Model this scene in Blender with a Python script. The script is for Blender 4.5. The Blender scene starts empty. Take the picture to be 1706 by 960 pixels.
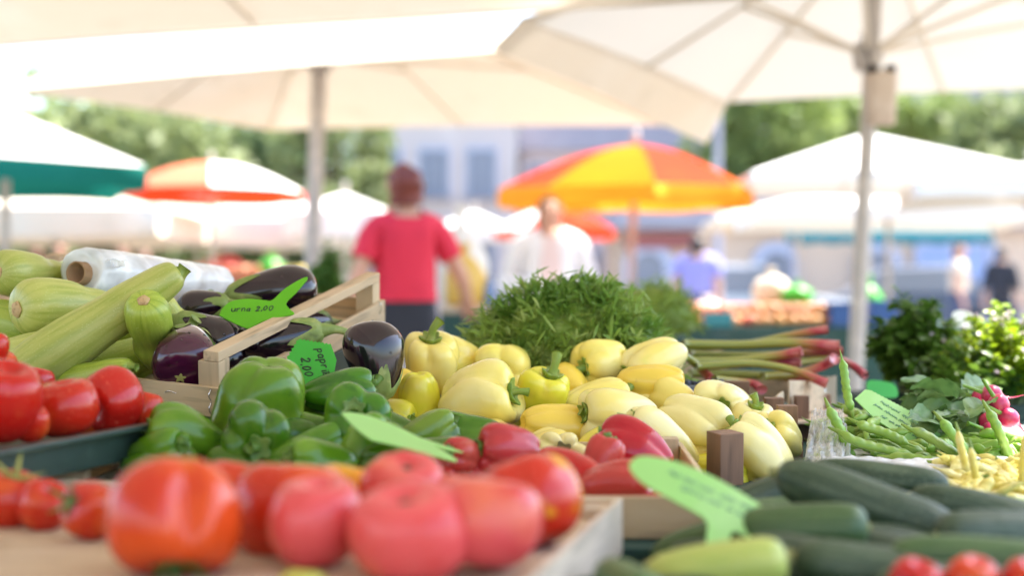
import bpy, bmesh, math, random
import numpy as np
from mathutils import Vector, Matrix, Quaternion

rnd = random.Random(7)
scene = bpy.context.scene
COL = scene.collection
FP, CX, CY, CAMZ = 2369.4, 853.0, 480.0, 1.05
PI = math.pi


def P(px, py, d):
    return Vector(((px - CX) * d / FP, d, CAMZ - (py - CY) * d / FP))


def AX(r, u, dp):
    return Vector((r, dp, u)).normalized()


# ------------------------------------------------------------------ materials
def srgb(r, g, b):
    f = lambda c: (c / 255 / 12.92) if c / 255 <= 0.04045 else ((c / 255 + 0.055) / 1.055) ** 2.4
    return (f(r), f(g), f(b))


def pm(name, base, rough=0.5, spots=(), bump=None, coat=0.0, spec=0.5, trans=0.0, sss=0.0, sss_r=(1, .3, .1),
       stretch=(1, 1, 1), vary=0.0, metal=0.0, rough_var=0.0):
    """Principled surface; spots = ((scale, colour, lo, hi, detail), ...) noise layers mixed over the base in object space."""
    m = bpy.data.materials.new(name)
    m.use_nodes = True
    nt = m.node_tree
    N, L = nt.nodes, nt.links
    N.clear()
    out = N.new('ShaderNodeOutputMaterial')
    b = N.new('ShaderNodeBsdfPrincipled')
    b.inputs['Roughness'].default_value = rough
    b.inputs['Specular IOR Level'].default_value = spec
    b.inputs['Coat Weight'].default_value = coat
    b.inputs['Coat Roughness'].default_value = 0.12
    b.inputs['Metallic'].default_value = metal
    if sss:
        b.inputs['Subsurface Weight'].default_value = sss
        b.inputs['Subsurface Radius'].default_value = sss_r
        b.inputs['Subsurface Scale'].default_value = 0.008
    tc = N.new('ShaderNodeTexCoord')
    oi = N.new('ShaderNodeObjectInfo')
    mp = N.new('ShaderNodeMapping')
    mp.inputs['Scale'].default_value = stretch
    mul = N.new('ShaderNodeVectorMath')
    mul.operation = 'SCALE'
    cmb = N.new('ShaderNodeCombineXYZ')
    L.new(oi.outputs['Random'], cmb.inputs[0])
    L.new(oi.outputs['Random'], cmb.inputs[2])
    L.new(cmb.outputs[0], mul.inputs[0])
    mul.inputs['Scale'].default_value = 17.0
    L.new(tc.outputs['Object'], mp.inputs['Vector'])
    add = N.new('ShaderNodeVectorMath')
    L.new(mp.outputs[0], add.inputs[0])
    L.new(mul.outputs[0], add.inputs[1])
    vec = add.outputs[0]
    rgb = N.new('ShaderNodeRGB')
    rgb.outputs[0].default_value = (*base, 1)
    cur = rgb.outputs[0]
    for s in spots:
        sc, colr, lo, hi = s[:4]
        det = s[4] if len(s) > 4 else 3.0
        nz = N.new('ShaderNodeTexNoise')
        nz.inputs['Scale'].default_value = sc
        nz.inputs['Detail'].default_value = det
        L.new(vec, nz.inputs['Vector'])
        mr = N.new('ShaderNodeMapRange')
        mr.inputs[1].default_value = lo
        mr.inputs[2].default_value = hi
        mr.interpolation_type = 'SMOOTHSTEP'
        L.new(nz.outputs[0], mr.inputs[0])
        mx = N.new('ShaderNodeMix')
        mx.data_type = 'RGBA'
        L.new(mr.outputs[0], mx.inputs[0])
        L.new(cur, mx.inputs[6])
        mx.inputs[7].default_value = (*colr, 1)
        cur = mx.outputs[2]
    if vary:
        hs = N.new('ShaderNodeHueSaturation')
        mr = N.new('ShaderNodeMapRange')
        mr.inputs[3].default_value = 1 - vary
        mr.inputs[4].default_value = 1 + vary
        L.new(oi.outputs['Random'], mr.inputs[0])
        L.new(mr.outputs[0], hs.inputs['Value'])
        mr2 = N.new('ShaderNodeMapRange')
        mr2.inputs[3].default_value = 0.5 - vary * 0.06
        mr2.inputs[4].default_value = 0.5 + vary * 0.06
        L.new(oi.outputs['Random'], mr2.inputs[0])
        L.new(mr2.outputs[0], hs.inputs['Hue'])
        L.new(cur, hs.inputs['Color'])
        cur = hs.outputs[0]
    L.new(cur, b.inputs['Base Color'])
    if rough_var:
        nz = N.new('ShaderNodeTexNoise')
        nz.inputs['Scale'].default_value = 60
        L.new(vec, nz.inputs['Vector'])
        mr = N.new('ShaderNodeMapRange')
        mr.inputs[3].default_value = max(0.02, rough - rough_var)
        mr.inputs[4].default_value = rough + rough_var
        L.new(nz.outputs[0], mr.inputs[0])
        L.new(mr.outputs[0], b.inputs['Roughness'])
    if bump:
        nz = N.new('ShaderNodeTexNoise')
        nz.inputs['Scale'].default_value = bump[0]
        nz.inputs['Detail'].default_value = 4
        L.new(vec, nz.inputs['Vector'])
        bp = N.new('ShaderNodeBump')
        bp.inputs['Strength'].default_value = bump[1]
        bp.inputs['Distance'].default_value = bump[2] if len(bump) > 2 else 0.002
        L.new(nz.outputs[0], bp.inputs['Height'])
        L.new(bp.outputs[0], b.inputs['Normal'])
    sh = b.outputs[0]
    if trans:
        t = N.new('ShaderNodeBsdfTranslucent')
        L.new(cur, t.inputs['Color'])
        ms = N.new('ShaderNodeMixShader')
        ms.inputs[0].default_value = trans
        L.new(sh, ms.inputs[1])
        L.new(t.outputs[0], ms.inputs[2])
        sh = ms.outputs[0]
    L.new(sh, out.inputs[0])
    return m


def plastic_film(name, tint, clear):
    m = bpy.data.materials.new(name)
    m.use_nodes = True
    nt = m.node_tree
    N, L = nt.nodes, nt.links
    b = N['Principled BSDF']
    b.inputs['Base Color'].default_value = (*tint, 1)
    b.inputs['Roughness'].default_value = 0.16
    b.inputs['Specular IOR Level'].default_value = 0.6
    tr = N.new('ShaderNodeBsdfTransparent')
    ms = N.new('ShaderNodeMixShader')
    nz = N.new('ShaderNodeTexNoise')
    tc = N.new('ShaderNodeTexCoord')
    L.new(tc.outputs['Object'], nz.inputs['Vector'])
    nz.inputs['Scale'].default_value = 25
    mr = N.new('ShaderNodeMapRange')
    mr.inputs[1].default_value = .3
    mr.inputs[2].default_value = .7
    mr.inputs[3].default_value = max(0, clear - .2)
    mr.inputs[4].default_value = min(1, clear + .2)
    L.new(nz.outputs[0], mr.inputs[0])
    L.new(mr.outputs[0], ms.inputs[0])
    L.new(b.outputs[0], ms.inputs[1])
    L.new(tr.outputs[0], ms.inputs[2])
    L.new(ms.outputs[0], N['Material Output'].inputs[0])
    return m


def stripes_mat(name, base, stripe, n, lo, hi, speck, rough, coat=0.0, tip=None, bump=None):
    """Skin with lengthwise streaks round the local z axis and fine specks (zucchini)."""
    m = pm(name, base, rough, spots=(), coat=coat, bump=bump)
    nt = m.node_tree
    N, L = nt.nodes, nt.links
    b = [x for x in N if x.type == 'BSDF_PRINCIPLED'][0]
    tc = [x for x in N if x.type == 'TEX_COORD'][0]
    oi = [x for x in N if x.type == 'OBJECT_INFO'][0]
    sx = N.new('ShaderNodeSeparateXYZ')
    L.new(tc.outputs['Object'], sx.inputs[0])
    at = N.new('ShaderNodeMath')
    at.operation = 'ARCTAN2'
    L.new(sx.outputs[1], at.inputs[0])
    L.new(sx.outputs[0], at.inputs[1])
    # cos/sin of the angle keep the streaks seamless
    cs = N.new('ShaderNodeMath'); cs.operation = 'COSINE'; L.new(at.outputs[0], cs.inputs[0])
    sn = N.new('ShaderNodeMath'); sn.operation = 'SINE'; L.new(at.outputs[0], sn.inputs[0])
    cv = N.new('ShaderNodeCombineXYZ')
    L.new(cs.outputs[0], cv.inputs[0])
    L.new(sn.outputs[0], cv.inputs[1])
    zz = N.new('ShaderNodeMath'); zz.operation = 'MULTIPLY_ADD'
    L.new(sx.outputs[2], zz.inputs[0]); zz.inputs[1].default_value = 3.0
    rr = N.new('ShaderNodeMath'); rr.operation = 'MULTIPLY'; rr.inputs[1].default_value = 30
    L.new(oi.outputs['Random'], rr.inputs[0]); L.new(rr.outputs[0], zz.inputs[2])
    L.new(zz.outputs[0], cv.inputs[2])
    nz = N.new('ShaderNodeTexNoise'); nz.inputs['Scale'].default_value = n; nz.inputs['Detail'].default_value = 3
    L.new(cv.outputs[0], nz.inputs['Vector'])
    mr = N.new('ShaderNodeMapRange'); mr.inputs[1].default_value = lo; mr.inputs[2].default_value = hi
    L.new(nz.outputs[0], mr.inputs[0])
    mx = N.new('ShaderNodeMix'); mx.data_type = 'RGBA'
    L.new(mr.outputs[0], mx.inputs[0])
    mx.inputs[6].default_value = (*base, 1)
    mx.inputs[7].default_value = (*stripe, 1)
    vz = N.new('ShaderNodeTexVoronoi'); vz.inputs['Scale'].default_value = 260
    L.new(tc.outputs['Object'], vz.inputs['Vector'])
    mr2 = N.new('ShaderNodeMapRange'); mr2.inputs[1].default_value = .28; mr2.inputs[2].default_value = .12
    L.new(vz.outputs['Distance'], mr2.inputs[0])
    n2 = N.new('ShaderNodeTexNoise'); n2.inputs['Scale'].default_value = 30
    L.new(tc.outputs['Object'], n2.inputs['Vector'])
    mu = N.new('ShaderNodeMath'); mu.operation = 'MULTIPLY'
    L.new(mr2.outputs[0], mu.inputs[0]); L.new(n2.outputs[0], mu.inputs[1])
    mx2 = N.new('ShaderNodeMix'); mx2.data_type = 'RGBA'
    L.new(mu.outputs[0], mx2.inputs[0])
    L.new(mx.outputs[2], mx2.inputs[6])
    mx2.inputs[7].default_value = (*speck, 1)
    hs = N.new('ShaderNodeHueSaturation')
    mr3 = N.new('ShaderNodeMapRange'); mr3.inputs[3].default_value = .82; mr3.inputs[4].default_value = 1.15
    L.new(oi.outputs['Random'], mr3.inputs[0]); L.new(mr3.outputs[0], hs.inputs['Value'])
    L.new(mx2.outputs[2], hs.inputs['Color'])
    L.new(hs.outputs[0], b.inputs['Base Color'])
    return m


def ramp_z_mat(name, stops, rough, zlen, bump=None, coat=0):
    """Colour that runs along the thing's own length (rhubarb: green blade end, red foot)."""
    m = pm(name, (0.5, .5, .5), rough, coat=coat, bump=bump)
    nt = m.node_tree
    N, L = nt.nodes, nt.links
    b = [x for x in N if x.type == 'BSDF_PRINCIPLED'][0]
    at = N.new('ShaderNodeAttribute')
    at.attribute_name = 'along'
    tc = [x for x in N if x.type == 'TEX_COORD'][0]
    nz = N.new('ShaderNodeTexNoise'); nz.inputs['Scale'].default_value = 40
    mpn = N.new('ShaderNodeMapping'); mpn.inputs['Scale'].default_value = (.12, 1.6, 1.6)
    L.new(tc.outputs['Object'], mpn.inputs[0]); L.new(mpn.outputs[0], nz.inputs['Vector'])
    ad = N.new('ShaderNodeMath'); ad.operation = 'MULTIPLY_ADD'
    L.new(nz.outputs[0], ad.inputs[0]); ad.inputs[1].default_value = .45
    sb = N.new('ShaderNodeMath'); sb.operation = 'SUBTRACT'; sb.inputs[1].default_value = .22
    L.new(at.outputs['Fac'], sb.inputs[0]); L.new(sb.outputs[0], ad.inputs[2])
    cr = N.new('ShaderNodeValToRGB')
    cr.color_ramp.elements[0].position = stops[0][0]; cr.color_ramp.elements[0].color = (*stops[0][1], 1)
    cr.color_ramp.elements[1].position = stops[-1][0]; cr.color_ramp.elements[1].color = (*stops[-1][1], 1)
    for p, c in stops[1:-1]:
        e = cr.color_ramp.elements.new(p); e.color = (*c, 1)
    L.new(ad.outputs[0], cr.inputs[0])
    L.new(cr.outputs[0], b.inputs['Base Color'])
    return m


def wood(name, base, dark, rough=.65, knots=True):
    return pm(name, base, rough, spots=((16, dark, .45, .72, 5), (90, tuple(c * .60 for c in base), .48, .74, 2), (5, tuple(c * .74 for c in base), .5, .7, 2), (34, tuple(c * .5 for c in base), .66, .74, 4)),
              stretch=(.10, 1, 1), bump=(140, .25, .0008), vary=.10)


M = {}
M['tom_red'] = pm('tomato_red', (.52, .020, .008), .20, ((14, (.62, .085, .012), .54, .75), (300, (.70, .10, .05), .62, .7)), coat=.0, spec=.42, vary=.10, bump=(9, .12, .01))
M['tom_orange'] = pm('tomato_orange_red', (.62, .055, .010), .20, ((13, (.74, .22, .015), .56, .72), (10, (.52, .02, .010), .48, .66)), coat=.0, spec=.42, vary=.08, bump=(9, .12, .01))
M['tom_pink'] = pm('tomato_pink', (.68, .085, .095), .27, ((11, (.72, .15, .075), .5, .75), (18, (.58, .04, .045), .52, .7), (300, (.66, .14, .12), .63, .7)), coat=.0, spec=.42, vary=.08, bump=(9, .12, .01))
M['tom_stripe'] = pm('tomato_streaked', (.56, .028, .012), .22, ((22, (.78, .34, .02), .55, .64),), coat=.0, spec=.42, stretch=(1.5, 1.5, .35), bump=(9, .12, .01))
M['tom_yellow'] = pm('tomato_yellow', (.76, .36, .02), .26, ((12, (.74, .16, .02), .5, .7),), coat=.0, spec=.42)
M['tom_unripe'] = pm('tomato_unripe', (.52, .55, .10), .3, ((12, (.62, .42, .08), .5, .7),), coat=.0, spec=.42)
M['calyx'] = pm('calyx_green', (.085, .17, .03), .55, ((60, (.20, .26, .06), .5, .7),), vary=.15)
M['calyx_dry'] = pm('calyx_drying', (.30, .30, .06), .6, ((60, (.14, .18, .04), .5, .7),))
M['scar'] = pm('stem_scar', (.10, .075, .035), .8)
M['pep_yellow'] = pm('pepper_yellow', (.86, .71, .17), .21, ((10, (.86, .75, .30), .42, .62), (7, (.80, .71, .11), .55, .72), (55, (.50, .33, .08), .72, .80)), coat=.0, spec=.42, vary=.07, bump=(28, .32, .004), rough_var=.06)
M['pep_pale'] = pm('pepper_pale_yellow', (.86, .76, .32), .21, ((9, (.86, .70, .16), .5, .7), (14, (.62, .66, .14), .62, .75), (55, (.55, .38, .12), .73, .80)), coat=.0, spec=.42, vary=.06, bump=(28, .32, .004), rough_var=.06)
M['pep_lime'] = pm('pepper_lime_yellow', (.70, .64, .04), .23, ((10, (.78, .60, .09), .48, .68), (45, (.45, .32, .06), .72, .8)), coat=.0, spec=.42, vary=.06, bump=(28, .32, .004), rough_var=.06)
M['pep_deep'] = pm('pepper_deep_yellow', (.86, .62, .085), .21, ((9, (.80, .56, .08), .45, .65), (40, (.50, .26, .05), .70, .79)), coat=.0, spec=.42, vary=.06, bump=(28, .32, .004), rough_var=.06)
M['pep_green'] = pm('pepper_green', (.052, .150, .006), .22, ((11, (.11, .22, .014), .46, .66), (30, (.034, .11, .008), .55, .7)), coat=.0, spec=.42, vary=.22, bump=(28, .32, .004), rough_var=.06)
M['pep_green_l'] = pm('pepper_mid_green', (.095, .215, .010), .22, ((11, (.17, .29, .025), .46, .66), (30, (.06, .15, .012), .55, .7)), coat=.0, spec=.42, vary=.12, bump=(28, .32, .004), rough_var=.06)
M['pep_red'] = pm('pepper_red', (.44, .007, .014), .15, ((11, (.56, .03, .02), .5, .7),), coat=.0, spec=.42, vary=.1, bump=(28, .32, .004), rough_var=.06)
M['pep_dull'] = pm('pepper_dull_red', (.46, .035, .035), .26, ((11, (.56, .12, .08), .52, .7), (12, (.40, .02, .02), .56, .7)), coat=.0, spec=.42, vary=.1, bump=(28, .32, .004), rough_var=.06)
M['pstem'] = pm('pepper_stem', (.20, .29, .035), .5, ((50, (.32, .36, .07), .5, .7), (18, (.11, .20, .025), .5, .7)), vary=.12, bump=(60, .3, .002))
M['pstem_dk'] = pm('green_pepper_stem', (.10, .19, .025), .5, ((50, (.18, .25, .05), .5, .7),), vary=.12)
M['pstem_dry'] = pm('withered_stem', (.22, .20, .08), .6, ((50, (.12, .10, .05), .5, .7),))
M['egg'] = pm('eggplant_skin', (.012, .0045, .011), .13, ((7, (.035, .008, .020), .5, .75), (60, (.05, .03, .03), .70, .76)), coat=.35, bump=(18, .06, .004))
M['egg_p'] = pm('eggplant_skin_purple', (.055, .006, .028), .13, ((7, (.022, .005, .016), .5, .7),), coat=.35, bump=(18, .06, .004))
M['egg_cal'] = pm('eggplant_calyx', (.20, .27, .06), .6, ((45, (.34, .38, .12), .5, .7), (25, (.07, .09, .03), .55, .7)), bump=(80, .4, .002))
M['egg_scar'] = pm('blossom_scar', (.36, .36, .10), .7, ((200, (.22, .13, .06), .5, .7),))
M['zuc'] = stripes_mat('pale_zucchini_skin', (.50, .53, .13), (.36, .43, .07), 5.5, .42, .70, (.62, .65, .24), .36, .0, bump=(45, .3, .003))
M['zuc_g'] = stripes_mat('mid_zucchini_skin', (.36, .45, .055), (.24, .34, .03), 4.5, .40, .68, (.50, .58, .18), .36, .0, bump=(45, .3, .003))
M['zuc_scar'] = pm('zucchini_blossom_end', (.52, .36, .17), .75, ((180, (.36, .22, .09), .5, .7),))
M['cuc'] = stripes_mat('dark_zucchini_skin', (.024, .050, .020), (.085, .12, .065), 6, .46, .72, (.20, .24, .14), .52, .0, bump=(55, .45, .003))
M['cuc_m'] = stripes_mat('mid_green_zucchini_skin', (.05, .11, .03), (.09, .16, .05), 6, .42, .66, (.18, .22, .12), .46, .0, bump=(55, .45, .003))
M['cuc_l'] = stripes_mat('light_green_zucchini_skin', (.46, .52, .12), (.34, .43, .08), 6, .42, .66, (.5, .55, .25), .46, .0, bump=(55, .45, .003))
M['cuc_tip'] = pm('zucchini_tip', (.30, .30, .10), .6, ((120, (.18, .16, .05), .5, .7),))
M['pine'] = wood('pine_board', (.63, .47, .285), (.50, .33, .17))
M['pine_w'] = wood('bleached_board', (.66, .55, .42), (.55, .42, .29))
M['brownw'] = wood('brown_board', (.27, .15, .085), (.17, .09, .05))
M['veneer'] = wood('veneer', (.60, .46, .31), (.45, .31, .19))
M['gplastic'] = pm('green_black_plastic', (.022, .045, .034), .4, ((40, (.032, .06, .045), .5, .7),), bump=(90, .1, .001))
M['card'] = pm('cardboard_liner', (.55, .42, .28), .85, ((9, (.66, .56, .42), .5, .7), (30, (.42, .30, .19), .55, .75)), bump=(60, .2, .001))
M['tag_bright'] = pm('bright_green_plastic', (.16, .58, .012), .35, ((12, (.19, .62, .02), .5, .7),), trans=.35)
M['tag_green'] = pm('green_plastic', (.07, .52, .055), .35, ((12, (.09, .55, .07), .5, .7),), trans=.35)
M['tag_pale'] = pm('pale_green_plastic', (.42, .74, .22), .4, ((12, (.48, .77, .28), .5, .7),), trans=.3)
M['ink'] = pm('marker_ink', (.012, .045, .012), .5)
M['ink_pale'] = pm('faded_marker_ink', (.16, .34, .17), .5)
M['film'] = plastic_film('bag_film', (.86, .89, .92), .22)
M['film_clear'] = plastic_film('clear_film', (.88, .90, .92), .55)
M['sheet'] = plastic_film('white_sheet_film', (.86, .86, .85), .10)
M['core'] = pm('cardboard_core', (.36, .22, .12), .8, ((60, (.30, .18, .09), .5, .7),))
M['herb'] = pm('tarragon_leaf', (.27, .40, .07), .45, ((28, (.42, .52, .15), .48, .66), (12, (.15, .28, .04), .46, .62)), trans=.36, spec=.3)
M['dill'] = pm('dill_leaf', (.27, .38, .05), .5, ((20, (.24, .34, .05), .45, .65),), trans=.3)
M['bush'] = pm('bush_leaf', (.075, .16, .02), .38, ((9, (.14, .24, .03), .45, .65),), trans=.35)
M['bush_l'] = pm('sunlit_bush_leaf', (.27, .40, .015), .38, ((9, (.40, .50, .02), .45, .65),), trans=.45)  # leaf yellow raised so its colour stands in for sun backlight
M['flower'] = pm('small_lilac_flower', (.66, .55, .62), .6, trans=.3)
M['twig'] = pm('green_twig', (.10, .13, .04), .6)
M['rad'] = pm('radish_skin', (.50, .022, .085), .3, ((20, (.60, .06, .14), .5, .7),), coat=.2)
M['rad_tip'] = pm('radish_root_tip', (.62, .22, .25), .5)
M['rad_leaf'] = pm('radish_leaf', (.13, .24, .065), .45, ((14, (.24, .35, .13), .5, .7), (40, (.08, .16, .04), .5, .7)), trans=.3, bump=(60, .5, .003))
M['bean'] = pm('bean_skin', (.19, .33, .035), .42, ((20, (.27, .40, .06), .45, .68), (60, (.13, .24, .03), .55, .7)), vary=.16, bump=(40, .2, .002))
M['bean_y'] = pm('wax_bean_skin', (.72, .60, .13), .45, ((20, (.76, .70, .30), .45, .68),), vary=.08)
M['rhub'] = ramp_z_mat('rhubarb_skin', [(0, (.22, .25, .03)), (.62, (.28, .27, .04)), (.80, (.40, .14, .05)), (.93, (.40, .025, .05)), (1, (.50, .13, .12))], .3, 1, coat=.2)
M['rhub_r'] = ramp_z_mat('rhubarb_red_skin', [(0, (.24, .26, .035)), (.42, (.33, .20, .05)), (.62, (.38, .035, .045)), (.9, (.30, .014, .04)), (1, (.48, .12, .13))], .3, 1, coat=.2)
M['blue'] = pm('blueberry_skin', (.022, .026, .05), .5, ((40, (.06, .07, .11), .5, .7),))
M['punnet'] = plastic_film('punnet_plastic', (.45, .48, .52), .45)
M['canvas'] = pm('cream_canvas', (.73, .635, .50), .9, ((1.3, (.76, .68, .56), .45, .65), (3.5, (.66, .57, .44), .55, .75, 5), (160, (.69, .59, .46), .5, .7)), trans=.088, spec=.1)
M['canvas_w'] = pm('white_canvas', (.80, .77, .71), .9, ((1.3, (.77, .74, .68), .5, .7),), trans=.062, spec=.1)
M['canvas_g'] = pm('green_canvas', (.012, .17, .13), .8, ((2, (.016, .19, .15), .5, .7),), trans=.2, spec=.1)
M['canvas_o'] = pm('orange_canvas', (.74, .052, .014), .8, ((2, (.76, .07, .016), .5, .7),), trans=.45, spec=.1)
M['canvas_y'] = pm('yellow_canvas', (.80, .235, .004), .8, ((2, (.82, .27, .005), .5, .7),), trans=.5, spec=.1)
M['canvas_t'] = pm('teal_canvas', (.03, .17, .20), .8, trans=.15, spec=.1)
M['polew'] = pm('pole_paint', (.42, .375, .33), .45, ((20, (.54, .48, .41), .5, .7),))
M['metal'] = pm('pole_metal', (.45, .42, .38), .4, metal=.6)
M['ribw'] = pm('rib_wood', (.72, .63, .50), .55)
M['bagpaper'] = pm('paper_bag', (.55, .44, .34), .8, ((20, (.60, .50, .40), .5, .7),))
M['skin'] = pm('skin', (.58, .32, .22), .5, ((30, (.62, .36, .26), .5, .7),), spec=.3)
M['hair_red'] = pm('auburn_hair', (.15, .026, .014), .5, ((90, (.28, .06, .03), .5, .7),), stretch=(1, 1, .2))
M['hair_pale_lit'] = pm('pale_toplit_hair', (.66, .55, .42), .5, ((90, (.76, .66, .54), .5, .7),), stretch=(1, 1, .2))  # pale hair, lightened further to stand in for light from above
M['hair_dark'] = pm('dark_hair', (.03, .018, .012), .5)
M['hair_brown'] = pm('brown_hair', (.15, .055, .025), .5)
M['shirt_red'] = pm('red_cotton', (.66, .022, .055), .8, ((8, (.60, .018, .05), .5, .7),), bump=(14, .5, .01))
M['shirt_white'] = pm('white_cotton', (.82, .78, .77), .8, bump=(14, .5, .01))
M['shirt_pink'] = pm('pale_pink_top', (.76, .58, .54), .8)
M['shirt_blue'] = pm('lavender_shirt', (.28, .27, .58), .8, bump=(14, .5, .01))
M['shirt_cream'] = pm('cream_shirt', (.66, .54, .42), .8)
M['shirt_purple'] = pm('purple_shirt', (.38, .26, .48), .8)
M['trousers'] = pm('dark_trousers', (.022, .024, .034), .85)
M['jeans'] = pm('blue_jeans', (.06, .08, .16), .85)
M['eye'] = pm('eye_dark', (.03, .02, .015), .2)
M['lips'] = pm('lips', (.45, .16, .13), .5)
M['skirt'] = pm('dark_green_skirt', (.018, .060, .048), .8, ((3, (.022, .072, .058), .5, .7),))
M['tabletop'] = pm('pale_tabletop', (.58, .46, .30), .6)
M['onion'] = pm('onion_skin', (.44, .18, .05), .45, ((20, (.54, .28, .11), .5, .7),), vary=.15, coat=.1)
M['peach'] = pm('peach_skin', (.70, .28, .13), .6, ((18, (.60, .09, .05), .48, .68),), vary=.15)
M['lemon'] = pm('lemon_skin', (.75, .58, .14), .5, vary=.1)
M['lettuce'] = pm('lettuce_leaf', (.10, .22, .04), .5, ((9, (.18, .32, .06), .45, .65),), trans=.3)
M['bluebox'] = pm('blue_plastic', (.012, .07, .24), .4)
M['tealbox'] = pm('teal_plastic', (.03, .22, .25), .4)
M['limebag'] = pm('lime_plastic', (.07, .42, .03), .4, trans=.2)
M['whitebag'] = pm('white_plastic', (.80, .80, .80), .5, trans=.2)
M['yellowbag'] = pm('yellow_plastic', (.75, .50, .10), .5, trans=.2)
M['bluelabel'] = pm('blue_bottle', (.16, .26, .46), .3)
M['ground'] = pm('paving_stone', (.22, .205, .19), .85, ((.8, (.27, .25, .23), .45, .65), (14, (.17, .16, .15), .5, .7)), bump=(20, .3, .004))
M['house_g'] = pm('pale_grey_render', (.62, .53, .50), .9, ((.7, (.67, .58, .55), .45, .65),))
M['house_b'] = pm('beige_render', (.66, .50, .38), .9, ((.7, (.70, .54, .42), .45, .65),))
M['house_d'] = pm('slate_grey_render', (.34, .34, .42), .9)
M['roof'] = pm('grey_roof', (.30, .29, .34), .8, ((3, (.35, .34, .39), .5, .7),))
M['canvas_c'] = pm('overexposed_orange_canvas', (.80, .22, .12), .8, ((2, (.82, .27, .16), .5, .7),), trans=.35, spec=.1)  # orange cloth paled to coral to stand in for overexposed sun
M['canvas_v'] = pm('lightened_fringe_canvas', (.86, .40, .03), .8, trans=.4, spec=.1)  # fringe yellow lightened to stand in for the canopy's glowing underside
M['winglass'] = pm('window_glass', (.22, .23, .27), .25)
M['winframe'] = pm('window_frame', (.46, .49, .62), .6)
M['door_blue'] = pm('blue_door_paint', (.30, .38, .62), .6)
M['carg'] = pm('blue_grey_car_paint', (.07, .09, .14), .4)
M['carw'] = pm('white_car_paint', (.60, .62, .64), .4)
M['chrome'] = pm('chrome', (.85, .86, .88), .12, metal=1)
M['tyre'] = pm('tyre_rubber', (.02, .02, .02), .8)
M['bark'] = pm('bark', (.10, .075, .05), .9, bump=(20, .6, .02))
M['leaf_a'] = pm('tree_leaf', (.20, .245, .09), .6, ((.7, (.27, .31, .13), .45, .65),), trans=.35)
M['leaf_b'] = pm('tree_leaf_light', (.20, .26, .07), .6, ((.7, (.24, .31, .08), .45, .65),), trans=.35)
M['leaf_c'] = pm('conifer_leaf', (.11, .17, .06), .6, ((.7, (.16, .22, .09), .45, .65),), trans=.3)
M['dropl'] = pm('wet_drop', (.9, .92, .95), .03, spec=.8)


# ------------------------------------------------------------------ mesh helpers
def add(name, data, parent=None, mat=None):
    o = bpy.data.objects.new(name, data)
    COL.objects.link(o)
    if parent is not None:
        o.parent = parent
    if mat is not None and data is not None and not data.materials:
        for k in (mat if isinstance(mat, (list, tuple)) else [mat]):
            data.materials.append(k)
    return o


def tag(o, label, cat, group=None, kind=None):
    if label:
        o['label'] = label
    if cat:
        o['category'] = cat
    if group:
        o['group'] = group
    if kind:
        o['kind'] = kind
    return o


def root(name, label, cat, loc=(0, 0, 0), rot=None, group=None):
    o = bpy.data.objects.new(name, None)
    COL.objects.link(o)
    o.empty_display_size = .05
    o.rotation_mode = 'QUATERNION'
    o.location = loc
    if rot is not None:
        o.rotation_quaternion = rot
    return tag(o, label, cat, group)


def copy_tree(o, parent=None):
    c = o.copy()
    COL.objects.link(c)
    if parent is not None:
        c.parent = parent
    for ch in list(o.children):
        copy_tree(ch, c)
    return c


def mk(name, V, F, smooth=True, mi=None):
    me = bpy.data.meshes.new(name)
    me.from_pydata(np.asarray(V, dtype=float).tolist(), [], F if isinstance(F, list) else np.asarray(F).tolist())
    if smooth:
        me.polygons.foreach_set('use_smooth', [True] * len(me.polygons))
    if mi is not None:
        me.polygons.foreach_set('material_index', mi)
    me.update()
    return me


def join(parts):
    """[(V, F)] -> one (V, F)"""
    Vs, Fs, n = [], [], 0
    for V, F in parts:
        V = np.asarray(V, float)
        Vs.append(V)
        Fs += [[i + n for i in f] for f in F]
        n += len(V)
    return np.concatenate(Vs), Fs


def crom(pts, n):
    pts = np.asarray(pts, float)
    k = len(pts)
    out = []
    for u in np.linspace(0, k - 1, n):
        i = min(int(u), k - 2)
        t = u - i
        p1, p2 = pts[i], pts[i + 1]
        p0 = pts[i - 1] if i > 0 else 2 * p1 - p2
        p3 = pts[i + 2] if i + 2 < k else 2 * p2 - p1
        out.append(.5 * ((2 * p1) + (-p0 + p2) * t + (2 * p0 - 5 * p1 + 4 * p2 - p3) * t * t + (-p0 + 3 * p1 - 3 * p2 + p3) * t ** 3))
    return np.array(out)


def lathe(prof, ns=32, nr=36):
    """profile [(r, z)] from the top pole to the bottom pole -> rings r[i], z[i], phi; grid before deform."""
    c = crom(prof, nr)
    r = np.maximum(c[:, 0], 0)
    phi = np.linspace(0, 2 * PI, ns, endpoint=False)
    R, PH = np.meshgrid(r, phi, indexing='ij')
    Z, _ = np.meshgrid(c[:, 1], phi, indexing='ij')
    return R, Z, PH


def grid_faces(nr, ns, caps=True):
    F = []
    for i in range(nr - 1):
        for j in range(ns):
            k = (j + 1) % ns
            F.append([i * ns + j, (i + 1) * ns + j, (i + 1) * ns + k, i * ns + k])
    return F


def close(R, Z, PH, X=None, Y=None):
    if X is None:
        X, Y = R * np.cos(PH), R * np.sin(PH)
    nr, ns = R.shape
    V = np.stack([X, Y, Z], -1).reshape(-1, 3)
    F = grid_faces(nr, ns)
    top, bot = V[:ns].mean(0), V[-ns:].mean(0)
    n = len(V)
    V = np.concatenate([V, [top, bot]])
    for j in range(ns):
        k = (j + 1) % ns
        F.append([n, j, k])
        F.append([n + 1, (nr - 1) * ns + k, (nr - 1) * ns + j])
    return V, F


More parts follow.
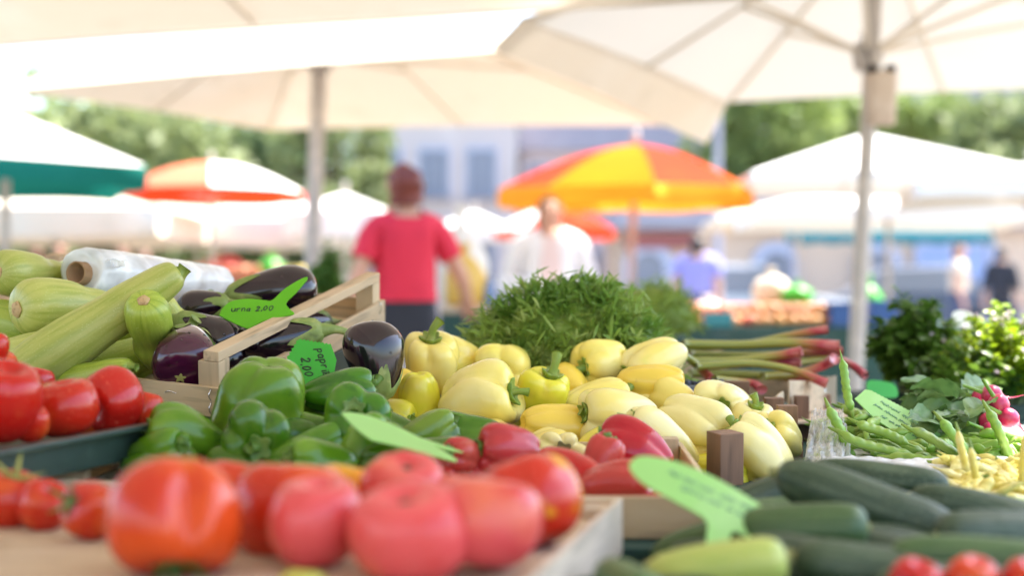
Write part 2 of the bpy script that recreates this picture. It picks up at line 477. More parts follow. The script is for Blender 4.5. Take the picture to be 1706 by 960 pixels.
def wob(V, amp, f, rs):
    """low-frequency lumps"""
    V = np.asarray(V)
    D = np.zeros_like(V)
    for _ in range(4):
        k = rs.normal(size=3) * f
        a = rs.normal(size=3)
        D += np.sin(V @ k + rs.uniform(0, 6.28))[:, None] * a[None, :]
    return V + D * amp * .4


def tube(pts, rad, ns=8, nr=None, sq=None):
    """swept tube through pts; rad scalar or list; sq = (a, b) cross-section stretch"""
    pts = np.asarray(pts, float)
    nr = nr or max(6, len(pts) * 3)
    rad = np.full(len(pts), rad) if np.isscalar(rad) else np.asarray(rad, float)
    C = crom(pts, nr)
    r = np.maximum(crom(rad[:, None], nr)[:, 0], 1e-5)
    T = np.gradient(C, axis=0)
    T /= np.linalg.norm(T, axis=1)[:, None] + 1e-12
    u = np.array([0, 0, 1.0]) if abs(T[0][2]) < .9 else np.array([1.0, 0, 0])
    V = []
    a, b = sq or (1, 1)
    for i in range(nr):
        u = u - T[i] * (u @ T[i])
        u /= np.linalg.norm(u)
        w = np.cross(T[i], u)
        for j in range(ns):
            t = 2 * PI * j / ns
            V.append(C[i] + r[i] * (a * math.cos(t) * u + b * math.sin(t) * w))
    V = np.array(V)
    F = grid_faces(nr, ns)
    F = [f[::-1] for f in F]
    F.append(list(range(ns))[::-1] if False else list(range(ns)))
    F.append([(nr - 1) * ns + j for j in range(ns)][::-1])
    return V, F


def boxvf(sx, sy, sz, c=(0, 0, 0)):
    x, y, z = sx / 2, sy / 2, sz / 2
    V = np.array([(-x, -y, -z), (x, -y, -z), (x, y, -z), (-x, y, -z), (-x, -y, z), (x, -y, z), (x, y, z), (-x, y, z)]) + np.array(c)
    F = [[0, 3, 2, 1], [4, 5, 6, 7], [0, 1, 5, 4], [1, 2, 6, 5], [2, 3, 7, 6], [3, 0, 4, 7]]
    return V, F


def bev(me, off, seg=2):
    bm = bmesh.new()
    bm.from_mesh(me)
    bmesh.ops.bevel(bm, geom=list(bm.edges), offset=off, segments=seg, affect='EDGES', profile=.6)
    bm.to_mesh(me)
    bm.free()
    return me


def board(name, parent, mat, size, loc, rot=None, b=.0012, warp=0.0):
    """one plank: long side on its local x"""
    V, F = boxvf(*size)
    me = bev(mk(name, V, F, False), min(b, min(size) * .3))
    o = add(name, me, parent, mat)
    o.location = loc
    if rot is not None:
        o.rotation_mode = 'QUATERNION'
        o.rotation_quaternion = rot
    return o


def quat_axis(axis, roll=0.0):
    q = Vector((0, 0, 1)).rotation_difference(axis)
    return q @ Quaternion((0, 0, 1), roll)


def basis_quat(x, y):
    x = Vector(x).normalized()
    z = x.cross(Vector(y)).normalized()
    y = z.cross(x)
    return Matrix((x, y, z)).transposed().to_quaternion()


# ------------------------------------------------------------------ vegetables (local +z runs to the stem)
def pepper_vf(seed, R, L, n=4, taper=.3, lobe=.16, bend=.0, squash=1.0):
    rs = np.random.RandomState(seed)
    prof = [(0, .385), (.10, .39), (.24, .445), (.46, .497), (.72, .475), (.92, .37), (1, .20), (.985 - taper * .06, .02),
            (.95 - taper * .2, -.16), (.84 - taper * .34, -.32), (.62 - taper * .30, -.45), (.36 - taper * .12, -.495), (.14, -.47), (0, -.455)]
    Rr, Z, PH = lathe(prof, 48, 40)
    ph = PH + .28 * np.sin(PH + rs.uniform(0, 6.28)) + .12 * np.sin(2 * PH + rs.uniform(0, 6.28))
    t = np.clip(.5 - Z, 0, 1)
    twist = rs.uniform(-.4, .4) * (t - .3)
    f = np.abs(np.cos(n * (ph + twist) / 2)) ** .62
    lobe = lobe * 1.3
    sizes = 1 + .10 * np.cos(ph + rs.uniform(0, 6.28)) + .06 * np.cos(2 * ph + rs.uniform(0, 6.28))
    w = .60 + .40 * np.cos(2 * PI * (t - .02)) * .7 + .25 * (t > .6) * (t - .6)
    r = Rr * sizes * (1 + lobe * 1.5 * w * (f - .68))
    z = Z * L + .075 * L * (f - .6) * np.clip(Rr, 0, 1) * np.where(Z > 0, np.clip(Z * 2.2, 0, 1), -np.clip(-Z * 2.2, 0, 1) * .9)
    X, Y = r * R * np.cos(PH) * squash, r * R * np.sin(PH) / squash ** .5
    X = X + bend * R * ((Z + .1) ** 2) * 2
    V, F = close(r, z, PH, X, Y)
    V = wob(V, R * .06, 1.0 / R * 1.0, rs)
    return V, F


def pstem_vf(seed, R, L, slen=.03, bend=.6, r0=.0048):
    """calyx disc with a fluted edge and a curved stalk flared at its cut end"""
    rs = np.random.RandomState(seed + 5)
    a = R * .34
    top = .39 * L
    Rr, Z, PH = lathe([(0, .006), (.35 * a, .006), (.7 * a, .0052), (1.0 * a, .006), (1.02 * a, .002), (.6 * a, -.004), (0, -.006)], 30, 14)
    k = 5 if seed % 2 else 6
    r = Rr * (1 + .20 * np.cos(k * PH + rs.uniform(0, 6)) * np.clip(Rr / a, 0, 1) ** 2)
    z = Z + top + np.clip(r / a, 0, 2) ** 2 * L * .045 + .002
    c = close(r, z, PH)
    an = rs.uniform(0, 6.28)
    dx, dy = math.cos(an) * bend * slen, math.sin(an) * bend * slen
    pts = [(0, 0, top), (dx * .05, dy * .05, top + slen * .35), (dx * .35, dy * .35, top + slen * .72), (dx, dy, top + slen)]
    s = tube(pts, [r0 * 1.9, r0 * 1.05, r0, r0 * 1.35], 10, 14)
    return join([c, s])


def tomato_vf(seed, R, H, ribs=6, amp=.05, squash=1.0, groove=0.0, gang=0.0):
    rs = np.random.RandomState(seed)
    prof = [(0, .37), (.08, .375), (.2, .425), (.42, .485), (.68, .455), (.88, .33), (.985, .14), (1, -.04), (.94, -.21), (.76, -.38), (.5, -.475), (.22, -.50), (0, -.495)]
    Rr, Z, PH = lathe(prof, 48, 36)
    ph = PH + .25 * np.sin(PH + rs.uniform(0, 6.28)) + .15 * np.sin(2 * PH + rs.uniform(0, 6.28))
    f = np.abs(np.cos(ribs * ph / 2)) ** .8
    w = np.clip(.35 + Z * 1.3, .08, 1)
    r = Rr * (1 + amp * 2 * w * (f - .65)) * (1 + .05 * np.cos(ph + rs.uniform(0, 6)) + .05 * np.cos(2 * ph + rs.uniform(0, 6)))
    if groove:
        d = np.abs(np.angle(np.exp(1j * (PH - gang))))
        r = r * (1 - groove * np.exp(-(d / .24) ** 2) * np.clip(1.15 - np.abs(Z - .05) * 1.2, 0, 1))
    V, F = close(r, Z * H, PH, r * R * np.cos(PH) * squash, r * R * np.sin(PH))
    V = wob(V, R * .035, 1 / R, rs)
    return V, F


def tcalyx_vf(seed, R, H, size=.6):
    rs = np.random.RandomState(seed + 9)
    parts = []
    top = .375 * H
    for k in range(5):
        a = k * 2 * PI / 5 + rs.uniform(-.2, .2)
        l = R * size * rs.uniform(.8, 1.15)
        up = rs.uniform(.1, .55)
        ca, sa = math.cos(a), math.sin(a)
        pts = [(ca * l * t, sa * l * t, top + .004 + l * (.18 * t + up * t * t)) for t in (0, .4, .75, 1)]
        parts.append(tube(pts, [R * .07, R * .085, R * .05, R * .01], 6, 8, (.35, 1.2)))
    an = rs.uniform(0, 6.28)
    parts.append(tube([(0, 0, top - .003), (.002 * math.cos(an), .002 * math.sin(an), top + .006), (.007 * math.cos(an), .007 * math.sin(an), top + .014)], [R * .075, R * .05, R * .06], 8, 8))
    return join(parts)


def tscar_vf(R, H):
    Rr, Z, PH = lathe([(0, .0012), (.06 * R, .0016), (.10 * R, .0005), (.08 * R, -.002), (0, -.003)], 14, 10)
    return close(Rr * (1 + .12 * np.cos(5 * PH)), Z + .378 * H, PH)


def egg_vf(seed, R, L, bend=.1):
    rs = np.random.RandomState(seed)
    prof = [(0, .5), (.24, .492), (.46, .44), (.64, .32), (.80, .14), (.94, -.04), (1, -.18), (.95, -.31), (.76, -.43), (.45, -.487), (.15, -.5), (0, -.5)]
    Rr, Z, PH = lathe(prof, 40, 40)
    X = Rr * R * np.cos(PH) + bend * R * np.sin((Z + .5) * PI)
    Y = Rr * R * np.sin(PH)
    V, F = close(Rr, Z * L, PH, X, Y)
    return wob(V, R * .04, .8 / R, rs), F


def ecap_vf(seed, R, L, slen=.04, curl=.6, bend=.1):
    rs = np.random.RandomState(seed + 3)
    ns, nr = 40, 14
    ph = np.linspace(0, 2 * PI, ns, endpoint=False)
    k = 5
    lob = (.5 + .5 * np.cos(k * ph + rs.uniform(0, 6))) ** 1.3
    zz = np.array([.5, .492, .44, .32, .14, -.04])
    rr = np.array([0, .24, .46, .64, .80, .94])
    V = []
    for i in range(nr):
        s = i / (nr - 1)
        ext = .10 + .30 * lob * rs.uniform(.92, 1.08, ns)
        z = .5 - ext * s
        r = np.interp(-z, -zz, rr) * 1.0
        r = (r + .035 + .02 * math.sin(s * PI)) * R * (1 + .03 * np.sin(9 * ph))
        if i == 0:
            r = r * 0.15
        V.append(np.stack([r * np.cos(ph) + bend * R * np.sin((z + .5) * PI), r * np.sin(ph), z * L + (.004 if i == 0 else .002 * (1 - s))], -1))
    V = np.concatenate(V)
    V2 = V * np.array([.93, .93, 1]) - np.array([0, 0, .002])
    F = [f[::-1] for f in grid_faces(nr, ns)]
    c = (np.concatenate([V, V2]), F + [[x + len(V) for x in f[::-1]] for f in F])
    an = rs.uniform(0, 6.28)
    dx, dy = math.cos(an) * slen * curl, math.sin(an) * slen * curl
    z0 = .49 * L
    s = tube([(0, 0, z0 - .004), (dx * .1, dy * .1, z0 + slen * .4), (dx * .5, dy * .5, z0 + slen * .8), (dx, dy, z0 + slen * (1 - .25 * curl))],
             [R * .34, R * .17, R * .15, R * .20], 10, 14)
    return join([c, s])


def disc_vf(r, z, dome, ns=18, jag=0.0, k=5):
    Rr, Z, PH = lathe([(0, dome), (.5 * r, dome * .8), (.92 * r, dome * .3), (1.0 * r, -dome * .4), (.5 * r, -dome), (0, -dome)], ns, 12)
    return close(Rr * (1 + jag * np.cos(k * PH)), Z + z, PH)


def zuc_vf(seed, R, L, neck=.5, bend=.15, even=False):
    rs = np.random.RandomState(seed)
    if even:
        prof = [(0, .5), (.30, .498), (.52, .475), (.74, .42), (.90, .32), (.98, .16), (1, 0), (1, -.18), (.97, -.32), (.86, -.42), (.6, -.48), (.28, -.5), (0, -.5)]
    else:
        prof = [(0, .5), (neck * .45, .497), (neck * .78, .475), (neck * .97, .42), (neck + .07, .33), (neck + .16, .20), (.86, .06), (.97, -.12), (1, -.27), (.93, -.38), (.74, -.455), (.45, -.492), (.2, -.498), (0, -.494)]
    Rr, Z, PH = lathe(prof, 40, 44)
    r = Rr * (1 + .012 * np.cos(10 * PH + rs.uniform(0, 6)) + .02 * np.cos(2 * PH))
    X = r * R * np.cos(PH) + bend * R * 4 * (Z * Z)
    V, F = close(r, Z * L, PH, X, r * R * np.sin(PH))
    return wob(V, R * .045, .7 / R, rs), F


def zstub_vf(seed, R, L, neck, bend, slen=.02):
    x0 = bend * R
    a = np.array(tube([(x0, 0, .485 * L), (x0 * 1.05, 0, .5 * L + slen * .4), (x0 * 1.2, 0.002, .5 * L + slen)], [min(R * neck * .8, R * .40), min(R * neck * .5, R * .24), min(R * neck * .55, R * .27)], 10, 10)[0])
    F = tube([(0, 0, 0), (0, 0, 1), (0, 0, 2)], [1, 1, 1], 10, 10)[1]
    c = a[:, :2].mean(0)
    an = np.arctan2(a[:, 1] - c[1], a[:, 0] - c[0])
    s = 1 + .13 * np.cos(5 * an)
    a[:, 0] = c[0] + (a[:, 0] - c[0]) * s
    a[:, 1] = c[1] + (a[:, 1] - c[1]) * s
    return a, F


def veg(name, label, cat, centre, axis, parts, group, roll=None):
    q = quat_axis(axis, rnd.uniform(0, 6.28) if roll is None else roll)
    r = root(name, label, cat, centre, q, group)
    for pn, vf, mat in parts:
        add(pn, mk(pn, *vf), r, mat)
    return r


SEED = [100]


def nseed():
    SEED[0] += 1
    return SEED[0]


def pepper(label, c, axis, R, L, mat, n=4, taper=.3, lobe=.16, bend=0.0, slen=.03, sbend=.6, smat='pstem', group=None, name='yellow_pepper', squash=1.0, stem=True, roll=None, sr=.0048):
    s = nseed()
    parts = [('flesh', pepper_vf(s, R, L, n, taper, lobe, bend, squash), M[mat])]
    if stem:
        parts.append(('stem', pstem_vf(s, R, L, slen, sbend, sr), M[smat]))
    return veg(name, label, 'pepper', c, axis, parts, group, roll)


def tomato(label, c, axis, R, H, mat, ribs=6, amp=.05, top='scar', group=None, squash=1.0, groove=0.0, roll=None, cm='calyx', csize=.6):
    s = nseed()
    gang = 0.0
    if groove:
        roll = 0.0
        g_ = quat_axis(axis, 0.0).inverted() @ Vector((.42, -1, -.1))
        gang = math.atan2(g_.y, g_.x) % (2 * PI)
    parts = [('flesh', tomato_vf(s, R, H, ribs, amp, squash, groove, gang), M[mat])]
    if top == 'calyx':
        parts.append(('calyx', tcalyx_vf(s, R, H, csize), M[cm]))
    elif top == 'scar':
        parts.append(('stem_scar', tscar_vf(R, H), M['scar']))
    return veg('tomato', label, 'tomato', c, axis, parts, group, roll)


def eggplant(label, c, axis, R, L, mat='egg', slen=.035, curl=.6, group=None, roll=None, scar=True, bend=.1, drops=0):
    s = nseed()
    parts = [('flesh', egg_vf(s, R, L, bend), M[mat]), ('calyx', ecap_vf(s, R, L, slen, curl, bend), M['egg_cal'])]
    if scar:
        parts.append(('blossom_scar', disc_vf(R * .16, -.5 * L, .0015, 20, .3, 5), M['egg_scar']))
    r = veg('eggplant', label, 'eggplant', c, axis, parts, group, roll)
    if drops:
        V, F = parts[0][1]
        rs = np.random.RandomState(s)
        q = r.rotation_quaternion
        blobs = []
        tries = 0
        while len(blobs) < drops and tries < 4000:
            tries += 1
            v = V[rs.randint(40 * 10, 40 * 36)]
            nrm = Vector((v[0], v[1], v[2] * .4)).normalized()
            w = q @ nrm
            if w.z < .15 or w.y > .55:
                continue
            rr = rs.uniform(.0009, .0024)
            dv, df = disc_vf(rr, 0, rr * .55, 8)
            qq = quat_axis(nrm)
            dv = np.array([list(qq @ Vector(x)) for x in dv]) + v
            blobs.append((dv, df))
        o = add('water_drops', mk('water_drops', *join(blobs)), r, M['dropl'])
        o['kind'] = 'stuff'
    return r


def zucchini(label, c, axis, R, L, mat='zuc', neck=.5, bend=.15, group=None, roll=None, stub=True, end='scar', even=False, name='pale_zucchini', slen=.02):
    s = nseed()
    parts = [('flesh', zuc_vf(s, R, L, neck, bend, even), M[mat])]
    if end == 'scar':
        V, F = disc_vf(R * .26, -.502 * L, .0035, 18, .08, 5)
        V = V + np.array([bend * R, 0, 0])
        parts.append(('blossom_end', (V, F), M['zuc_scar']))
    elif end == 'tip':
        V, F = disc_vf(R * .2, -.5 * L, .002, 14, .05, 5)
        parts.append(('blossom_end', (V + np.array([bend * R, 0, 0]), F), M['cuc_tip']))
    if stub:
        parts.append(('stem', zstub_vf(s, R, L, .34 if even else neck, bend, slen), M['pstem'] if not even else M['cuc_tip']))
    return veg(name, label, 'zucchini', c, axis, parts, group, roll)


# ------------------------------------------------------------------ price tags
def tag_mesh(outline, th=.0016, curve=0.0):
    bm = bmesh.new()
    vs = [bm.verts.new((x, y, 0)) for x, y in outline]
    f = bm.faces.new(vs)
    bmesh.ops.triangulate(bm, faces=[f])
    r = bmesh.ops.extrude_face_region(bm, geom=list(bm.faces))
    for v in [g for g in r['geom'] if isinstance(g, bmesh.types.BMVert)]:
        v.co.z += th
    bmesh.ops.recalc_face_normals(bm, faces=list(bm.faces))
    me = bpy.data.meshes.new('plate')
    bm.to_mesh(me)
    bm.free()
    if curve:
        for v in me.vertices:
            v.co.z += curve * v.co.x ** 2
    return me


def serrate(p0, p1, n, amp):
    p0, p1 = np.array(p0), np.array(p1)
    d = p1 - p0
    nn = np.array([-d[1], d[0]]) / np.linalg.norm(d)
    out = []
    for i in range(n):
        out.append(tuple(p0 + d * (i / n)))
        out.append(tuple(p0 + d * ((i + .5) / n) + nn * amp))
    return out


def smooth_outline(pts, n=70):
    pts = list(pts) + [pts[0]]
    c = crom(np.array(pts), n)
    return [tuple(p) for p in c[:-1]]


STROKES = {
    'u': [[(0, .5), (.03, .12), (.2, .0), (.38, .15), (.42, .5)], [(.42, .5), (.42, .1), (.52, .0)]],
    'r': [[(.02, .5), (.06, .0)], [(.05, .28), (.18, .48), (.36, .46)]],
    'n': [[(.02, .5), (.05, .0)], [(.05, .3), (.2, .5), (.36, .4), (.38, .0)]],
    'a': [[(.38, .42), (.2, .5), (.02, .28), (.12, .02), (.34, .14), (.40, .48)], [(.40, .48), (.38, .1), (.50, .0)]],
    'p': [[(.04, .5), (.02, -.4)], [(.04, .4), (.24, .5), (.40, .3), (.24, .04), (.05, .1)]],
    'i': [[(.08, .48), (.10, .0)], [(.10, .66), (.11, .70)]],
    'k': [[(.04, .85), (.06, .0)], [(.36, .5), (.08, .24), (.40, .0)]],
    '2': [[(.02, .62), (.2, .85), (.40, .66), (.26, .35), (.0, .02), (.46, .04)]],
    '0': [[(.22, .82), (.02, .5), (.16, .02), (.40, .3), (.38, .7), (.22, .82)]],
    ',': [[(.12, .06), (.05, -.14)]],
    'e': [[(.5, .78), (.22, .85), (.05, .42), (.2, .02), (.48, .06)], [(-.02, .5), (.36, .52)], [(-.02, .34), (.34, .34)]],
}


def hand_vf(s, size, seed=1, r=.07):
    rs = np.random.RandomState(seed)
    parts = []
    x = 0.0
    for ch in s:
        if ch == ' ':
            x += .5
            continue
        k = rs.uniform(.88, 1.12)
        dy = rs.uniform(-.06, .06)
        for st in STROKES[ch]:
            pts = [((x + a * k + .18 * b + rs.uniform(-.015, .015)) * size, (b * k + dy + rs.uniform(-.015, .015)) * size, .0002) for a, b in st]
            parts.append(tube(pts, size * r * rs.uniform(.8, 1.1), 6, len(pts) * 5, (.25, 1)))
        x += {'i': .28, ',': .28}.get(ch, .60) + rs.uniform(-.03, .05)
    V, F = join(parts)
    V[:, 0] -= x * size / 2
    return V, F


def text_mesh(s, size, shear=.25, depth=.0003):
    cu = bpy.data.curves.new('writing', 'FONT')
    cu.body = s
    cu.size = size
    cu.shear = shear
    cu.extrude = depth
    cu.align_x = 'CENTER'
    cu.offset = size * .006
    ob = bpy.data.objects.new('writing_tmp', cu)
    COL.objects.link(ob)
    dg = bpy.context.evaluated_depsgraph_get()
    me = bpy.data.meshes.new_from_object(ob.evaluated_get(dg))
    bpy.data.objects.remove(ob)
    bpy.data.curves.remove(cu)
    # shaky hand: bend the letters a little
    for v in me.vertices:
        v.co.y += size * .05 * math.sin(v.co.x / size * 1.9) + size * .03 * math.sin(v.co.x / size * 5.1)
        v.co.x += size * .03 * math.sin(v.co.y / size * 4)
    me.materials.clear()
    return me


def scrawl_vf(w, h, n, seed, r=.0007):
    rs = np.random.RandomState(seed)
    parts = []
    x = -w / 2
    while x < w / 2:
        l = rs.uniform(.10, .22) * w
        k = int(l / h * 3) + 3
        pts = [(x + l * i / (k - 1) + rs.uniform(-.1, .1) * h, (h * .5 if i % 2 else -h * .5) * rs.uniform(.3, 1), .0004) for i in range(k)]
        parts.append(tube(pts, r, 5, k * 4, (.5, 1)))
        x += l + rs.uniform(.3, .8) * h
    return join(parts)

M['dropl'].node_tree.nodes['Principled BSDF'].inputs['Transmission Weight'].default_value = 1.0
M['dropl'].node_tree.nodes['Principled BSDF'].inputs['IOR'].default_value = 1.33

# ------------------------------------------------------------------ camera, sky, sun
cam = bpy.data.cameras.new('camera')
cam.lens = 50
cam.sensor_width = 36
cam.clip_start = .05
cam.clip_end = 500
cam.dof.use_dof = True
cam.dof.focus_distance = 1.92
cam.dof.aperture_fstop = 2.2
co = bpy.data.objects.new('camera', cam)
COL.objects.link(co)
co.location = (0, 0, CAMZ)
co.rotation_euler = (PI / 2, 0, 0)
scene.camera = co
SUN_AZ, SUN_EL = math.radians(62), math.radians(60)      # azimuth measured from +Y (view direction) towards +X
w = bpy.data.worlds.new('World')
scene.world = w
w.use_nodes = True
nt = w.node_tree
sky = nt.nodes.new('ShaderNodeTexSky')
sky.sky_type = 'NISHITA'
sky.sun_disc = False
sky.sun_elevation = SUN_EL
sky.sun_rotation = SUN_AZ
sky.air_density = 1.0
sky.dust_density = 1.8
nt.links.new(sky.outputs[0], nt.nodes['Background'].inputs[0])
nt.nodes['Background'].inputs[1].default_value = .15
sl = bpy.data.lights.new('sun', 'SUN')
sl.energy = 4.6
sl.angle = math.radians(.6)
sl.color = (1, .95, .87)
so = bpy.data.objects.new('sun', sl)
COL.objects.link(so)
sd = Vector((math.sin(SUN_AZ) * math.cos(SUN_EL), math.cos(SUN_AZ) * math.cos(SUN_EL), math.sin(SUN_EL)))
so.rotation_mode = 'QUATERNION'
so.rotation_quaternion = sd.to_track_quat('Z', 'Y')
vs = scene.view_settings
vs.view_transform = 'Standard'
vs.look = 'None'
vs.exposure = 2.2
vs.gamma = 1
vs.use_curve_mapping = False
scene.cycles.use_denoising = True
scene.cycles.use_adaptive_sampling = True
scene.cycles.adaptive_threshold = .02
scene.cycles.max_bounces = 10
scene.cycles.diffuse_bounces = 4
scene.cycles.glossy_bounces = 3
scene.cycles.transmission_bounces = 6
scene.cycles.transparent_max_bounces = 12
scene.cycles.sample_clamp_indirect = 6
scene.cycles.caustics_reflective = False
scene.cycles.caustics_refractive = False

# ------------------------------------------------------------------ ground and the stall's own table
g = add('ground', mk('ground', *boxvf(400, 400, .2, (0, 100, -.1)), smooth=False), None, M['ground'])
g['kind'] = 'structure'

st = root('market_stall_table', 'dark green display table carrying all the vegetable crates, with a raised back step', 'table', (0, 1.9, 0))
board('tabletop', st, M['skirt'], (3.0, .91, .035), (0, -1.005, .7225))
board('display_step', st, M['skirt'], (3.0, 1.905, .035), (0, .4225, .7825))
board('step_riser', st, M['skirt'], (3.0, .016, .10), (0, -.541, .752))
board('cloth_skirt', st, M['skirt'], (3.0, .012, .62), (0, 1.365, .44))
for x in (-1.42, 1.42):
    for y in (-1.32, -.30, 1.3):
        board('leg', st, M['pine'], (.7 if y < -.3 else .76, .045, .045), (x, y, .35 if y < -.3 else .381), Quaternion((0, 1, 0), PI / 2))


def crate(label, near, xdir, ydir, W, D, floor=True, post=.11, pw=.026, rails=((.0, .05),), top=True, mat='pine', sides='fblr', group=None, posts=None, th=.006, nfloor=5, name='wooden_crate', railw=.022, toprails='fblr', prot=0.0):
    """slatted crate: near = world point of its front-left (local 0,0,0) corner bottom; xdir along the front, ydir to the back"""
    q = basis_quat(xdir, ydir)
    r = root(name, label, 'crate', near, q, group)
    m = M[mat]
    qy = Quaternion((0, 0, 1), PI / 2)
    qz = Quaternion((0, 1, 0), PI / 2)
    for i, (x, y) in enumerate(((pw / 2, pw / 2), (W - pw / 2, pw / 2), (W - pw / 2, D - pw / 2), (pw / 2, D - pw / 2))):
        if posts is None or i in posts:
            board('corner_post', r, m, (post, pw, pw), (x, y, post / 2), Quaternion((0, 0, 1), prot) @ qz)
    for z0, h in rails:
        if 'f' in sides:
            board('side_slat', r, m, (W + 2 * th, th, h), (W / 2, -th / 2 - .0005, z0 + h / 2))
        if 'b' in sides:
            board('side_slat', r, m, (W + 2 * th, th, h), (W / 2, D + th / 2 + .0005, z0 + h / 2))
        if 'l' in sides:
            board('side_slat', r, m, (D, th, h), (-th / 2 - .0005, D / 2, z0 + h / 2), qy)
        if 'r' in sides:
            board('side_slat', r, m, (D, th, h), (W + th / 2 + .0005, D / 2, z0 + h / 2), qy)
    if top:
        for s, sz, lc, qq in (('l', D, (railw / 2, D / 2, post + .0075), qy), ('r', D, (W - railw / 2, D / 2, post + .0075), qy)):
            if s in toprails:
                board('top_rail', r, m, (sz, railw, .014), lc, qq)
    if floor:
        for k in range(nfloor):
            board('floor_slat', r, m, (W - .004, D / nfloor * .86, .005), (W / 2, D * (k + .5) / nfloor, .004))
    return r


def staple(parent, pts):
    return add('staple', mk('staple', *tube(pts, .0008, 6, 12)), parent, M['chrome'])


# crate of eggplants and pale zucchini
U, V_ = Vector((.955, -.279, -.085)), Vector((.147, .5, .105))
N0 = P(366, 694, 1.85)
qE = basis_quat(U, V_)
Ux = qE @ Vector((1, 0, 0))
W_E = .62
cE = crate('pine crate of eggplants and pale zucchini, its corner posts carrying a raised top rail', N0 - Ux * W_E, U, V_, W_E, .55, post=.072, rails=((.0, .040),), pw=.030, group='wooden crates on the stall', th=.007, nfloor=6, toprails='r')
for zz in (.012, .03):
    staple(cE, [(W_E - .008, -.0075, zz - .008), (W_E - .009, -.011, zz), (W_E - .0075, -.0075, zz + .008)])
    staple(cE, [(W_E - .075, -.0075, zz - .004), (W_E - .068, -.0105, zz), (W_E - .058, -.0075, zz - .003)])
staple(cE, [(W_E + .0075, .53, .020), (W_E + .011, .53, .032), (W_E + .0075, .527, .044)])

# green-black plastic trays: one under that crate, one with the tomatoes
def tray(label, near, xdir, ydir, W, D, H, lip=.016, name='plastic_tray', floor_z=.003):
    q = basis_quat(xdir, ydir)
    r = root(name, label, 'tray', near, q, 'dark green plastic trays')
    m = M['gplastic']
    board('tray_floor', r, m, (W - .012, D - .012, .004), (W / 2, D / 2, floor_z))
    qy = Quaternion((0, 0, 1), PI / 2)
    for (sz, lc, qq) in (((W, .005, H), (W / 2, .0025, H / 2), None), ((W, .005, H), (W / 2, D - .0025, H / 2), None),
                         ((D - .0105, .005, H), (.0025, D / 2, H / 2), qy), ((D - .0105, .005, H), (W - .0025, D / 2, H / 2), qy)):
        board('tray_wall', r, m, sz, lc, qq)
    for (sz, lc, qq) in (((W + 2 * lip, lip, .006), (W / 2, -lip / 2 + .002, H + .0032), None), ((W + 2 * lip, lip, .006), (W / 2, D + lip / 2 - .002, H + .0032), None),
                         ((D - .0045, lip, .006), (-lip / 2 + .002, D / 2, H + .0032), qy), ((D - .0045, lip, .006), (W + lip / 2 - .002, D / 2, H + .0032), qy)):
        board('tray_lip', r, m, sz, lc, qq)
    return r


tray('dark green plastic tray underneath the eggplant crate', N0 - Ux * (W_E - .02) + Vector((-.005, .05, -.088)), U, V_, W_E - .03, .5, .078)
# tomato tray: its lip runs back along the green peppers
tray('dark green plastic tray holding red tomatoes beside the eggplant crate', Vector((-.512, 1.30, .857)), (.327, .945, .012), (-.945, .327, 0), .385, .42, .032, floor_z=.022)
crate('wooden crate standing under the tray of red tomatoes', Vector((-.80, 1.53, .802)), (1, 0, 0), (0, 1, 0), .34, .22, post=.050, rails=((.0, .04),), top=False, group='wooden crates on the stall')
crate('wooden crate propping up the back of the eggplant crate', Vector((-.86, 2.16, .802)), (1, 0, 0), (0, 1, 0), .56, .22, post=.072, rails=((.0, .03), (.036, .03)), top=False, group='wooden crates on the stall')
tray('dark green plastic tray under the pile of dark zucchini', Vector((.14, 1.02, .742)), (1, 0, 0), (0, 1, 0), .62, .31, .045, floor_z=.032)

# crate of green and red peppers
crate('pine crate of green and red peppers in the middle of the stall', Vector((-.345, 1.42, .802)), (1, -.02, 0), (.02, 1, .03), .545, .38, post=.050, rails=((.0, .042),), top=False, group='wooden crates on the stall')
# crate of yellow peppers, brown wood
crate('brown wooden crate holding the heap of yellow peppers', Vector((-.215, 1.80, .802)), (1, -.05, 0), (.05, 1, .06), .50, .46, post=.066, rails=((.0, .026),), top=False, mat='brownw', group='wooden crates on the stall', pw=.034, sides='bl', posts=(0, 1), prot=.45)
crate('brown wooden crate end standing between the yellow peppers and the clear plastic bag', Vector((.235, 2.03, .802)), (1, -.05, 0), (.05, 1, 0), .172, .17, post=.080, rails=((.0, .03),), top=False, mat='brownw', group='wooden crates on the stall', pw=.028)
# crate of large tomatoes
T_far, T_near = Vector((.096, 1.33, .738)), Vector((-.014, .86, .742))
td = (T_far - T_near).normalized()
tx = Vector((td.y, -td.x, 0))
crate('bleached wooden crate in front, lined with cardboard under large ripe tomatoes', T_near - tx * .86, tx, td, .86, .485, post=.108, rails=((.008, .04), (.062, .052)), top=False, mat='pine_w', group='wooden crates on the stall')
ln = add('cardboard_sheet', bev(mk('sheet', *boxvf(.84, .465, .004), False), .001), None, M['card'])
ln.rotation_mode = 'QUATERNION'
ln.rotation_quaternion = basis_quat(tx, td)
ln.location = (T_near + T_far) / 2 - tx * .43 + Vector((0, 0, .0955))
tag(ln, 'creased brown cardboard sheet lying under the large tomatoes', 'cardboard')

